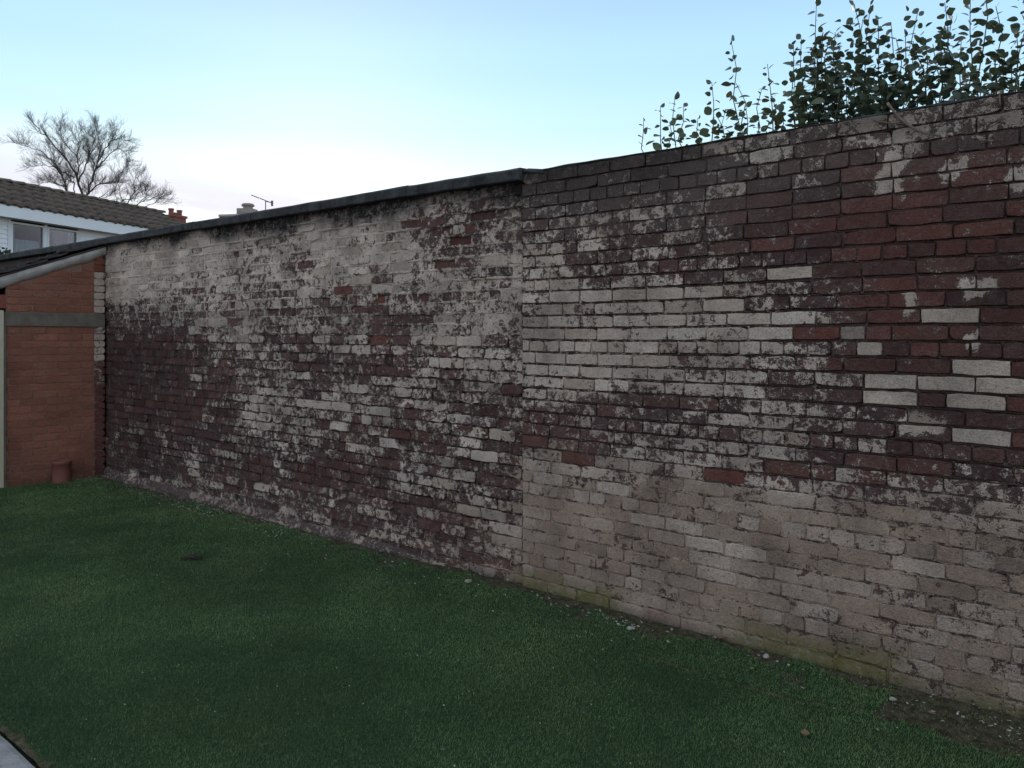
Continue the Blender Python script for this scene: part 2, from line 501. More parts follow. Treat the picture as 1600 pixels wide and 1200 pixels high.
def moss_at(s, z):
    b = smooth(0.19, 0.03, z + 0.09 * nz(s * 2.2, 4.4)) * smooth(5.2, 6.0, s)
    return min(1, 1.1 * b * smooth(-0.4, 0.2, nz(s * 1.7, 8.8)))
def bare_colour(s, z, r):
    """colour of the unpainted brick, by the part of the wall it is in"""
    t = r.random()
    purple = (0.098, 0.048, 0.043)
    brown = (0.140, 0.065, 0.050)
    red = (0.175, 0.066, 0.050)
    orange = (0.20, 0.078, 0.055)
    if s < SEAM:
        wr = [(purple, .45), (brown, .33), (red, .20), (orange, .02)] if z > 0.75 else [(purple, .34), (brown, .36), (red, .28), (orange, .02)]
        if s > 3.3:
            wr = [(purple, .30), (brown, .36), (red, .29), (orange, .05)]
    elif s > 7.0 and 1.55 < z < 2.3:
        wr = [(purple, .28), (brown, .30), (red, .40), (orange, .02)]
    else:
        wr = [(purple, .40), (brown, .38), (red, .19), (orange, .03)]
    acc = 0
    for c, w in wr:
        acc += w
        if t <= acc:
            break
    k = r.uniform(0.82, 1.18)
    g = 0.5 if s < SEAM else 0.25
    q = smooth(-0.3, 0.4, nz(s * 0.8, z * 1.1, 14))
    m = [purple[i] * (1 - q) + (0.150, 0.064, 0.052)[i] * q for i in range(3)]
    out = [(c[i] * (1 - g) + m[i] * g) * k for i in range(3)]
    if s > SEAM:                                      # soot-grey residue on the upper courses
        w = 0.55 * smooth(2.05, 2.3, z + 0.15 * nz(s, z, 30)) * smooth(8.8, 6.8, s) + 0.30 * smooth(2.25, 2.45, z)
        out = [out[i] * (1 - w) + (0.165, 0.122, 0.100)[i] * w for i in range(3)]
    return tuple(out)

# ------------------------------------------------------------------ bricks
NL, NH = 5, 2        # segments along / up one brick outline
def ring(L, H, inset, r, seed):
    pts = []
    hl, hh = L / 2 - inset, H / 2 - inset
    for i in range(NL):
        pts.append((-hl + 2 * hl * i / NL, -hh))
    for i in range(NH):
        pts.append((hl, -hh + 2 * hh * i / NH))
    for i in range(NL):
        pts.append((hl - 2 * hl * i / NL, hh))
    for i in range(NH):
        pts.append((-hl, hh - 2 * hh * i / NH))
    return pts
NR = 2 * (NL + NH)
BRICK_SMOOTH = [k < 2 * NR and k % 2 == 1 for k in range(2 * NR + NL + 2)]   # only the worn arris is smooth
CORN = (0, NL, NL + NH, 2 * NL + NH)
def brick_geo(L, H, face, rough, r, wornd=0.0, tilt=0.03):
    """one worn brick: x along, y out of the wall (negative = towards the yard), z up"""
    outer = ring(L, H, 0.0, r, 0)
    jit = [(r.gauss(0, 0.0016 * rough), r.gauss(0, 0.0018 * rough)) for _ in range(NR)]
    for i in CORN:
        if r.random() < 0.13 * rough:                       # a knocked-off corner
            q = r.uniform(0.003, 0.008)
            x, z = outer[i]
            jit[i] = (-math.copysign(q * r.uniform(.5, 1.1), x), -math.copysign(q, z))
    V, Fc = [], []
    for i, (x, z) in enumerate(outer):
        k = 0.0028 * min(rough, 1.1) ** 2 if i in CORN else 0
        V.append((x + jit[i][0] - math.copysign(k, x), 0.05, z + jit[i][1] - math.copysign(k, z)))
    for i in range(NR):
        x, y, z = V[i]
        V.append((x, face + 0.0032 + abs(r.gauss(0, 0.0018)), z))
    tx, tz = r.gauss(0, 0.02), r.gauss(0, tilt)
    dep = []
    for i, (x, z) in enumerate(ring(L, H, 0.0028, r, 0)):
        k = 0.0022 * min(rough, 1.1) ** 2 if i in CORN else 0
        d = face + tx * x + tz * z + abs(r.gauss(0, 0.0013 * rough)) + wornd * r.random()
        V.append((x + jit[i][0] - math.copysign(k, x), d, z + jit[i][1] - math.copysign(k, z)))
    for i in range(NR):
        j = (i + 1) % NR
        Fc.append((i, j, NR + j, NR + i))
        Fc.append((NR + i, NR + j, 2 * NR + j, 2 * NR + i))
    # cap: quads between the lower and upper edge, triangles at the ends
    b = 2 * NR
    lowr = [b + i for i in range(NL + 1)]
    up = [b + 2 * NL + NH - i for i in range(NL + 1)]
    for i in range(NL):
        Fc.append((lowr[i], lowr[i + 1], up[i + 1], up[i]))
    Fc.append((lowr[NL], b + NL + 1, up[NL]))
    Fc.append((up[0], b + 2 * NL + NH + 1, lowr[0]))
    return V, Fc

def wob(s, z):
    return 0.010 * nz(s * 0.55, z * 0.7, 2.2) + 0.0025 * nz(s * 3.1, z * 2.0, 6.0)

def flush_at(s, z):
    """how far the joints are filled: 1 flush with the faces, 0 raked out"""
    if s < SEAM:
        up = smooth(1.35, 1.75, z + 0.25 * nz(s, z, 3))
        return max(0.12, up, smooth(0.45, 0.2, z) * 0.8) * 1.0
    low = smooth(1.05, 0.75, z + 0.15 * nz(s * 1.2, z, 3))
    return min(1, max(0.05, 0.45 + 0.4 * nz(s * 2.5, z * 2.5, 4) + 0.45 * nz(s * 8, z * 11, 6), low * 0.9 + 0.25 * nz(s * 8, z * 11, 6)))

def lay_bricks(s0, s1, z_top, courses, top_seed, header_rows):
    """rows of (x0, x1, z0, z1) for every brick"""
    r = random.Random(top_seed)
    ch = z_top / courses
    rows = []
    for c in range(courses):
        z1 = z_top - c * ch
        row = []
        pitch = 0.1125 if c in header_rows else 0.2255
        x = s0 - (0.0 if c % 2 == 0 else pitch / 2) - r.uniform(0, 0.04)
        if c in header_rows:
            x = s0 - 0.056
        while x < s1 - 0.02:
            w = pitch + r.gauss(0, 0.004)
            if pitch > 0.2 and r.random() < 0.05:
                w = 0.1125
            a, b = max(x, s0), min(x + w, s1)
            if s1 - b < 0.05:
                b = s1
                w = s1 - x
            if b - a > 0.03:
                row.append((a, b, z1 - ch, z1))
            x += w
        rows.append(row)
    return rows, ch

def brick_wear(s, z, top, bias, r):
    c = paint_at(s, z) + bias
    for (hs, hz, rx, rz) in HALF_W:
        if abs(s - hs) < rx * 1.2 and abs(z - hz) < rz * 1.5:
            c = 1.0
    return c

def make_wall(name, s0, s1, z_top, courses, hdr, y_off, seed, label, keep):
    root = empty(name, (s0, y_off, 0))
    tag(root, label, 'wall')
    rows, ch = lay_bricks(s0, s1, z_top, courses, seed, hdr)
    r = random.Random(seed + 1)
    J = 0.0085
    items = []
    for ri, row in enumerate(rows):
        for (a, b, z0, z1) in row:
            if b < 0.0:
                continue
            cx, cz = (a + b) / 2, (z0 + z1) / 2
            cz += wob(cx, cz)
            HJ = 0.45 if (cx < SEAM and cz < 1.45) else (1.0 if cx < SEAM else 0.75)
            L, H = b - a - HJ * J * r.uniform(0.5, 1.1), (z1 - z0) - J * r.uniform(0.9, 1.5) * (1.0 if cx < SEAM else 0.8 + 0.45 * smooth(0.85, 1.05, cz) * smooth(2.15, 1.9, cz))
            fl = flush_at(cx, cz)
            cov = paint_at(cx, cz)
            left = cx < SEAM
            # spalled, bare bricks sit back behind the wash; painted ones keep their face
            bias = r.gauss(0, 0.07)
            if left:
                bias = r.gauss(0, 0.12) + 0.05
            elif cz < 0.8:
                bias = r.gauss(0, 0.09) + 0.06
            elif cov > 0.2:
                bias = r.gauss(-0.05, 0.07)
            bc = bare_colour(cx, cz, r)
            for (ws, wz) in WHITE_W:
                if abs(ws - cx) < L / 2 and abs(wz - cz) < H / 2 + 0.004:
                    bias = (0.97 if cz < 2.05 else 0.64) - cov
            for (ws, wz) in RED_W:
                if abs(ws - cx) < L / 2 and abs(wz - cz) < H / 2 + 0.004:
                    bias = -cov + 0.22
                    bc = (0.19 * r.uniform(.75, 1.1), 0.068, 0.048)
            face = -r.uniform(0.0, 0.005)
            worn = 0.002
            tilt = 0.03
            if left:
                tilt = 0.11
                face += r.gauss(0, 0.004)
            if left and cov + bias < 0.45:
                face += r.uniform(0.0, 0.014)
                worn = 0.009
            if left and cz < 0.95 and cz > 0.2:
                face -= r.uniform(0.0, 0.010)
            rough = 1.7 if left else (0.75 if cz > 0.8 else 1.0)
            V, Fc = brick_geo(L, H, face, rough, r, worn, tilt)
            rot = r.gauss(0, 0.006) + 0.010 * (wob(cx + 0.3, cz) - wob(cx - 0.3, cz)) / 0.006
            V = [(x, y, z + x * math.tan(rot)) for x, y, z in V]
            wear, bare = [], []
            dk = r.random()
            tv = r.gauss(0, 0.22)
            dv = max(0, r.gauss(0.02, 0.10))
            for (x, y, z) in V:
                s, zz = cx + x, cz + z
                c = brick_wear(s, zz, z_top, bias, r)
                if y > face + 0.02:
                    c = 0.0
                wear.append((min(1.2, max(0, c)), min(1.15, max(0, tone_at(s, zz) + tv)), dark_at(s, zz, z_top) + dv, moss_at(s, zz)))
                k = 1 + 0.25 * nz(s * 9, zz * 14, seed)
                bare.append((bc[0] * k, bc[1] * k, bc[2] * k, 1))
            pr = proj((cx, y_off, cz))
            size = 0
            if pr and -20 < pr[0] < 1620 and -20 < pr[1] < 1220:
                pa, pb = proj((cx - L / 2, y_off, cz)), proj((cx + L / 2, y_off, cz))
                if pa and pb:
                    size = abs(pb[0] - pa[0]) * H * F / pr[2]
            items.append((size, cx, cz, V, Fc, wear, bare))
    items.sort(key=lambda t: -t[0])
    rest = MB()
    for i, (size, cx, cz, V, Fc, wear, bare) in enumerate(items):
        if i < keep and size > 40:
            mb = MB()
            mb.add(V, Fc, wear=wear, bare=bare)
            o = mb.build('brick', M['wall'], root, BRICK_SMOOTH)
            o.location = (cx - s0, 0, cz)
        else:
            rest.add([(cx - s0 + x, y, cz + z) for x, y, z in V], Fc, wear=wear, bare=bare)
    o = rest.build('brickwork', M['wall'], root, BRICK_SMOOTH)
    o['kind'] = 'stuff'
    # ---- mortar: a ribbon for every bed joint and every upright joint
    mo = MB()
    mr_ = random.Random(seed + 5)
    def jvals(s, z, head=False):
        left = s < SEAM
        cov = paint_at(s, z)
        fl = min(1, max(0, flush_at(s, z)))
        if left and head and z < 1.45:
            fl = max(fl, 0.8)
            cj = cov * 0.95
        elif left:
            cj = cov * (0.62 + 0.62 * fl) if z > 1.2 else cov * (0.6 + 0.4 * fl)
        elif head:
            cj = cov * (0.45 + 0.55 * fl)
        else:
            fl *= 0.85
            mid = smooth(0.85, 1.05, z) * smooth(2.15, 1.9, z)
            fl *= 1 - 0.62 * mid
            cj = cov * (0.42 + 0.42 * fl)
        wear = (min(1.1, cj), tone_at(s, z), dark_at(s, z, z_top), moss_at(s, z))
        k = 1 + 0.3 * nz(s * 8, z * 8, 3)
        bm = (0.120 * k, 0.078 * k, 0.064 * k, 1)
        dep = 0.017 - 0.0185 * fl + 0.007 * nz(s * 14, z * 14, 1.5) + 0.004 * nz(s * 45, z * 45, 2.5)
        hw = 0.0058 + 0.0042 * fl + (0.0055 if left else 0.0035) * nz(s * 11, z * 5, 8.1) + (0.004 if left else 0.0025) * nz(s * 37, z * 9, 4.1)
        return wear, bm, dep, max(0.003, hw)
    step = 0.016
    for c in range(courses + 1):
        zc = z_top - c * ch
        V, Fc, We, Ba = [], [], [], []
        n = int((s1 - max(s0, 0)) / step)
        for i in range(n + 1):
            s = max(s0, 0) + (s1 - max(s0, 0)) * i / n
            z = zc + wob(s, zc)
            we, bm, dep, hw = jvals(s, zc)
            o1, o2 = 0.0045 * nz(s * 24, zc * 7, 11), 0.0045 * nz(s * 24, zc * 7, 21)
            V += [(s - s0, 0.04, z + hw + 0.003), (s - s0, dep + 0.0035, z + hw + o1), (s - s0, dep, z + 0.3 * hw), (s - s0, dep + 0.001, z - 0.4 * hw), (s - s0, dep + 0.005, z - hw + o2), (s - s0, 0.04, z - hw - 0.003)]
            We += [we] * 6
            Ba += [bm] * 6
        for i in range(n):
            for k in range(5):
                a = i * 6 + k
                Fc.append((a, a + 1, a + 7, a + 6))
        mo.add(V, Fc, wear=We, bare=Ba)
    for row in rows:
        for (a, b, z0, z1) in row[:-1]:
            if b < 0.01:
                continue
            V, Fc, We, Ba = [], [], [], []
            m = 5
            for i in range(m):
                z = z0 + (z1 - z0) * i / (m - 1)
                we, bm, dep, hw = jvals(b, z, True)
                dep += 0.0012
                zz = z + wob(b, (z0 + z1) / 2)
                o1 = 0.0015 * nz(b * 30, z * 60, 11)
                V += [(b - s0 - hw, 0.04, zz), (b - s0 - hw + o1, dep + 0.004, zz), (b - s0 + o1, dep, zz), (b - s0 + hw + o1, dep + 0.004, zz), (b - s0 + hw, 0.04, zz)]
                We += [we] * 5
                Ba += [bm] * 5
            for i in range(m - 1):
                for k in range(4):
                    q = i * 5 + k
                    Fc.append((q, q + 1, q + 6, q + 5))
            mo.add(V, Fc, wear=We, bare=Ba)
    mo.build('mortar', M['wall'], root, True)
    return root

def rough_bar(mb, x0, x1, prof, nseg, amp, seed, zfun=lambda s: 0, ends=True):
    """a bar along x with cross-section prof [(y,z)...] and small unevenness"""
    V, Fc = [], []
    k = len(prof)
    for i in range(nseg + 1):
        x = x0 + (x1 - x0) * i / nseg
        for j, (y, z) in enumerate(prof):
            V.append((x, y + amp * nz(x * 6, j * 3.7, seed), z + zfun(x) + amp * nz(x * 6, j * 5.1 + 40, seed)))
    for i in range(nseg):
        for j in range(k):
            j2 = (j + 1) % k
            Fc.append((i * k + j, (i + 1) * k + j, (i + 1) * k + j2, i * k + j2))
    if ends:
        Fc.append(tuple(range(k)))
        Fc.append(tuple(nseg * k + j for j in reversed(range(k))))
    mb.add(V, Fc)

# ------------------------------------------------------------------ ground
S_END = 10.4
LAWN_EDGE = -2.69
def ground():
    g = MB()
    g.add([(-400, -400, -0.03), (400, -400, -0.03), (400, 600, -0.03), (-400, 600, -0.03)], [(0, 1, 2, 3)])
    o = g.build('ground', mottled('earth', (0.04, 0.042, 0.025), (0.075, 0.07, 0.045), 0.4, 0.95, 0.2))
    o['kind'] = 'structure'
    # concrete path along the lawn
    p = MB()
    V, Fc = [], []
    n = 120
    for i in range(n + 1):
        x = -3 + 15 * i / n
        e = LAWN_EDGE - 0.012 + 0.012 * nz(x * 5, 1.1) + 0.006 * nz(x * 21, 2.1)
        V += [(x, e, 0.004), (x, e - 0.02, 0.012), (x, -4.9, 0.012)]
    for i in range(n):
        for k in range(2):
            a = i * 3 + k
            Fc.append((a, a + 1, a + 4, a + 3))
    p.add(V, Fc)
    o = p.build('path', M['concrete'])
    o['kind'] = 'structure'
ground()

PATCH = [G(*q) for q in ((1290,1052),(1388,1078),(1392,1095),(1360,1128),(1440,1138),(1500,1166),(1600,1188),(1720,1230),(1800,1180),(1500,1085))]
PATCH_XY = [(p.x, p.y) for p in PATCH]
def in_poly(x, y, poly):
    ins = np.zeros(x.shape, bool)
    j = len(poly) - 1
    for i in range(len(poly)):
        xi, yi = poly[i]
        xj, yj = poly[j]
        c = ((yi > y) != (yj > y)) & (x < (xj - xi) * (y - yi) / (yj - yi + 1e-12) + xi)
        ins ^= c
        j = i
    return ins
_tab = rng.random((256, 256))
def vnoise(x, y):
    xi, yi = np.floor(x).astype(int), np.floor(y).astype(int)
    fx, fy = x - xi, y - yi
    fx, fy = fx * fx * (3 - 2 * fx), fy * fy * (3 - 2 * fy)
    g = lambda a, b: _tab[a % 256, b % 256]
    return (g(xi, yi) * (1 - fx) + g(xi + 1, yi) * fx) * (1 - fy) + (g(xi, yi + 1) * (1 - fx) + g(xi + 1, yi + 1) * fx) * fy
SEAMS = [G(*q) for q in ((990, 1020), (1120, 1062), (1251, 1098), (1388, 1118))]
def soil_mask(x, y):
    """0 turf .. 1 bare dirt"""
    n1 = vnoise(x * 7 + 3, y * 7 + 9)
    n2 = vnoise(x * 31 + 5, y * 31 + 2)
    dirt = np.clip((0.0 + 0.16 * n1 + 0.07 * n2 + y) / 0.05 + 0.3, 0, 1)          # strip against the wall
    px, py = x + 0.05 * (n1 - 0.5), y + 0.06 * (n2 - 0.5)
    dirt = np.maximum(dirt, in_poly(px, py, PATCH_XY).astype(float) * (0.75 + 0.25 * (n2 > 0.3)))
    edge = np.clip((LAWN_EDGE + 0.02 + 0.05 * n1 * n2 - y) / 0.02, 0, 1)
    shed = np.clip((0.02 + 0.06 * n1 - (x + 0.187 * (-y))) / 0.04, 0, 1) * 0.7
    seam = np.zeros_like(x)
    for (a, b) in zip(SEAMS[:-1], SEAMS[1:]):
        t = np.clip(((x - a.x) * (b.x - a.x) + (y - a.y) * (b.y - a.y)) / ((b.x - a.x) ** 2 + (b.y - a.y) ** 2), 0, 1)
        dd = np.hypot(x - a.x - t * (b.x - a.x), y - a.y - t * (b.y - a.y))
        seam = np.maximum(seam, (dd < 0.004 + 0.012 * n1) * 0.85)
    bits = (vnoise(x * 5 + 70, y * 5) > 0.80) * np.clip((y + 0.55) / 0.4, 0, 1) * 0.8
    return np.clip(np.maximum.reduce([dirt, edge, shed, bits, seam]), 0, 1)
def turf_z(x, y):
    z = 0.010 * (vnoise(x * 1.3, y * 1.3) - 0.5) + 0.010 * (vnoise(x * 4 + 9, y * 4) - 0.5)
    return 0.012 + z
def lawn():
    xs = np.arange(-1.2, S_END, 0.03)
    ys = np.arange(LAWN_EDGE, 0.031, 0.03)
    X, Y = np.meshgrid(xs, ys, indexing='ij')
    sm = soil_mask(X, Y)
    Z = turf_z(X, Y) - 0.006 * sm + 0.012 * sm * (vnoise(X * 26, Y * 26) - 0.5)
    nx, ny = X.shape
    V = np.stack([X, Y, Z], -1).reshape(-1, 3)
    idx = np.arange(nx * ny).reshape(nx, ny)
    Q = np.stack([idx[:-1, :-1], idx[1:, :-1], idx[1:, 1:], idx[:-1, 1:]], -1).reshape(-1, 4)
    me = bpy.data.meshes.new('lawn')
    me.from_pydata(V.tolist(), [], Q.tolist())
    ca = me.color_attributes.new('soil', 'FLOAT_COLOR', 'POINT')
    s4 = np.repeat(sm.reshape(-1, 1), 4, 1).astype(np.float32)
    ca.data.foreach_set('color', s4.ravel())
    t = NT('turf_mat')
    n1 = t.noise(4, 5, 0.6)
    n2 = t.noise(130, 3, 0.6)
    so = t.attr('soil').outputs['Fac']
    turf = t.mix(t.rng(n2, 0.35, 0.65), (0.015, 0.032, 0.015), (0.034, 0.07, 0.028))
    dirt = t.mix(t.rng(t.noise(22, 6, 0.7), 0.35, 0.65), (0.034, 0.032, 0.017), (0.105, 0.085, 0.055))
    t.bump(t.math('ADD', n1, n2), 0.8, 0.01)
    me.materials.append(t.done(t.mix(t.rng(so, 0.3, 0.7), turf, dirt), 0.95, 0.1))
    me.polygons.foreach_set('use_smooth', [True] * len(me.polygons))
    o = link('lawn', me)
    o['kind'] = 'structure'
    # blades
    n = 900000
    x = rng.uniform(-0.9, 9.4, n)
    y = rng.uniform(LAWN_EDGE - 0.015, -0.012, n)
    # only blades the yard view can hold, thinned with distance
    dx, dy = x - CAM.x, y - CAM.y
    Zc = -dx * RY + dy * RX
    keep = (Zc > 1.2) & (rng.random(n) < np.clip(3.6 / np.maximum(Zc, 0.1), 0.5, 1.0))
    sm = soil_mask(x, y)
    keep &= rng.random(n) > sm * 0.90
    keep &= (x + 0.187 * (-y)) > 0.005
    x, y, sm = x[keep], y[keep], sm[keep]
    n = len(x)
    z = turf_z(x, y) - 0.002
    far = np.clip((-(x - CAM.x) * RY + (y - CAM.y) * RX) / 4.0, 1, 2.2)
    h = rng.uniform(0.006, 0.014, n) * (1 - 0.4 * sm)
    w = rng.uniform(0.0011, 0.0019, n) * far
    a = rng.uniform(0, 2 * np.pi, n)
    lean = rng.uniform(0.1, 0.9, n) * h
    flow = 2.5 * vnoise(x * 2.2, y * 2.2) + rng.normal(0, 1.2, n)
    lx, ly = np.cos(flow) * lean, np.sin(flow) * lean
    wx, wy = np.cos(a) * w, np.sin(a) * w
    Vb = np.empty((n, 3, 3), np.float32)
    Vb[:, 0] = np.stack([x - wx, y - wy, z], -1)
    Vb[:, 1] = np.stack([x + wx, y + wy, z], -1)
    Vb[:, 2] = np.stack([x + lx, y + ly, z + h], -1)
    me = bpy.data.meshes.new('grass')
    me.vertices.add(3 * n)
    me.vertices.foreach_set('co', Vb.ravel())
    me.loops.add(3 * n)
    me.loops.foreach_set('vertex_index', np.arange(3 * n, dtype=np.int32))
    me.polygons.add(n)
    me.polygons.foreach_set('loop_start', np.arange(0, 3 * n, 3, dtype=np.int32))
    me.polygons.foreach_set('loop_total', np.full(n, 3, dtype=np.int32))
    me.update()
    at = me.attributes.new('tint', 'FLOAT', 'FACE')
    tint = np.clip(0.5 + 0.7 * (vnoise(x * 1.1 + 4, y * 1.1) - 0.5) + 0.4 * (vnoise(x * 3.3, y * 3.3 + 8) - 0.5) + 0.35 * (vnoise(x * 9, y * 9) - 0.5) + rng.normal(0, 0.22, n), 0, 1)
    at.data.foreach_set('value', tint.astype(np.float32))
    t = NT('artificial_grass')
    ti = t.attr('tint').outputs['Fac']
    c = t.mix(ti, (0.044, 0.074, 0.026), (0.165, 0.235, 0.085))
    c = t.mix(t.rng(t.noise(1.3, 4, 0.6), 0.5, 0.72, 0, 0.45), c, (0.165, 0.175, 0.06))
    me.materials.append(t.done(c, 0.6, 0.25))
    o = link('grass', me)
    tag(o, 'short dark green artificial grass covering the yard beside the brick wall', 'grass')
    o['kind'] = 'stuff'
lawn()

# ------------------------------------------------------------------ the two lengths of old wall
LTOP, RTOP = 2.555, 2.60
W0 = -5.2
HDR_L = (3, 9, 15, 21, 27)
HDR_R = (2, 8, 14, 20, 26, 32)
wallL = make_wall('brick_wall', W0, SEAM, LTOP, 34, HDR_L, 0.0, 11,
                  'long flaking whitewashed brick wall under a dark concrete coping beside the outhouse', 300)
wallR = make_wall('brick_wall', SEAM + 0.004, S_END, RTOP, 35, HDR_R, -0.014, 23,
                  'patchy cream painted brick wall without coping stones, leafy shrubs growing behind it', 300)
c = MB()
c.box(0, SEAM - W0, 0.034, 0.33, -0.05, LTOP)
c.build('core', M['core'], wallL)
c = MB()
c.box(0, S_END - SEAM - 0.004, 0.034, 0.34, -0.05, RTOP - 0.002)
c.build('core', M['core'], wallR)
# coping stones on the left length
edges = [W0, -4.4, -3.5, -2.65, -1.75, -0.8, 0.12, 1.06, 1.93, 2.9, 3.86, 4.83, SEAM + 0.012]
cr_ = random.Random(4)
for i in range(len(edges) - 1):
    mb = MB()
    a, b = edges[i] - W0 + 0.003, edges[i + 1] - W0 - 0.003
    dz = cr_.gauss(0, 0.003)
    tilt = cr_.gauss(0, 0.003)
    pr = [(-0.052, LTOP + 0.002), (-0.060, LTOP + 0.008), (-0.060, LTOP + 0.064), (-0.040, LTOP + 0.080), (0.16, LTOP + 0.092), (0.36, LTOP + 0.06), (0.385, LTOP + 0.05), (0.385, LTOP + 0.004)]
    rough_bar(mb, a, b, pr, 22, 0.0028, i * 7.3, lambda s, a=a, dz=dz, tilt=tilt: dz + tilt * (s - a))
    mb.build('coping_stone', M['coping'], wallL)
# mortar bed lump closing the end of the coping
mb = MB()
rough_bar(mb, 0.012, 0.17, [(-0.004, RTOP + 0.001), (-0.006, RTOP + 0.018), (0.05, RTOP + 0.036), (0.3, RTOP + 0.036), (0.34, RTOP + 0.001)], 6, 0.004, 3.3, lambda s: -0.16 * s)
mb.build('end_mortar', M['coping'], wallR, True)
# thin dark mortar capping on the right length
mb = MB()
rough_bar(mb, 0.1, S_END - SEAM - 0.01, [(0.004, RTOP + 0.001), (0.002, RTOP + 0.006), (0.06, RTOP + 0.014), (0.3, RTOP + 0.014), (0.345, RTOP + 0.001)], 220, 0.006, 6.6)
mb.build('capping', mottled('dark_slate_mortar', (0.03, 0.03, 0.032), (0.075, 0.073, 0.072), 7, 0.9, 0.5), wallR, True)
# sloping mortar haunch along the foot of the left length
mb = MB()
V, Fc, We, Ba = [], [], [], []
n = 300
for i in range(n + 1):
    s = 0.0 + (SEAM - 0.35) * i / n
    hgt = (0.085 - 0.035 * smooth(2.0, 5.2, s)) * (1 + 0.35 * nz(s * 2.3, 5.5)) + 0.012 * nz(s * 13, 1.2)
    hgt *= smooth(SEAM - 0.3, SEAM - 1.3, s) * 0.9 + 0.1
    out = 0.03 * (1 + 0.3 * nz(s * 3.3, 8.5)) * (0.35 + 0.65 * smooth(SEAM - 0.3, SEAM - 1.8, s))
    rg = [0.014 * nz(s * 9, k * 3.3, 4) + 0.008 * nz(s * 31, k * 5.1, 4) for k in range(4)]
    V += [(s - W0, 0.012, hgt), (s - W0, -0.010, hgt - 0.004 + rg[0]), (s - W0, -0.35 * out - 0.012 + 0.6 * rg[1], 0.60 * hgt + rg[1]), (s - W0, -0.7 * out - 0.012 + rg[2], 0.28 * hgt + 0.7 * rg[2]), (s - W0, -out - 0.012 + rg[3], 0.008), (s - W0, -out - 0.03, -0.03)]
    for k in range(6):
        q = 0.5 + 0.5 * nz(s * 1.7, k * 0.4, 12)
        We.append((0.18 + 0.5 * q, 0.55, 0.12 + 0.25 * (k >= 4) + 0.2 * max(0, nz(s * 3, k, 2)), 0))
        Ba.append((0.125, 0.080, 0.072, 1))
for i in range(n):
    for k in range(5):
        a = i * 6 + k
        Fc.append((a, a + 1, a + 7, a + 6))
mb.add(V, Fc, wear=We, bare=Ba)
mb.build('mortar_haunch', M['wall'], wallL, True)

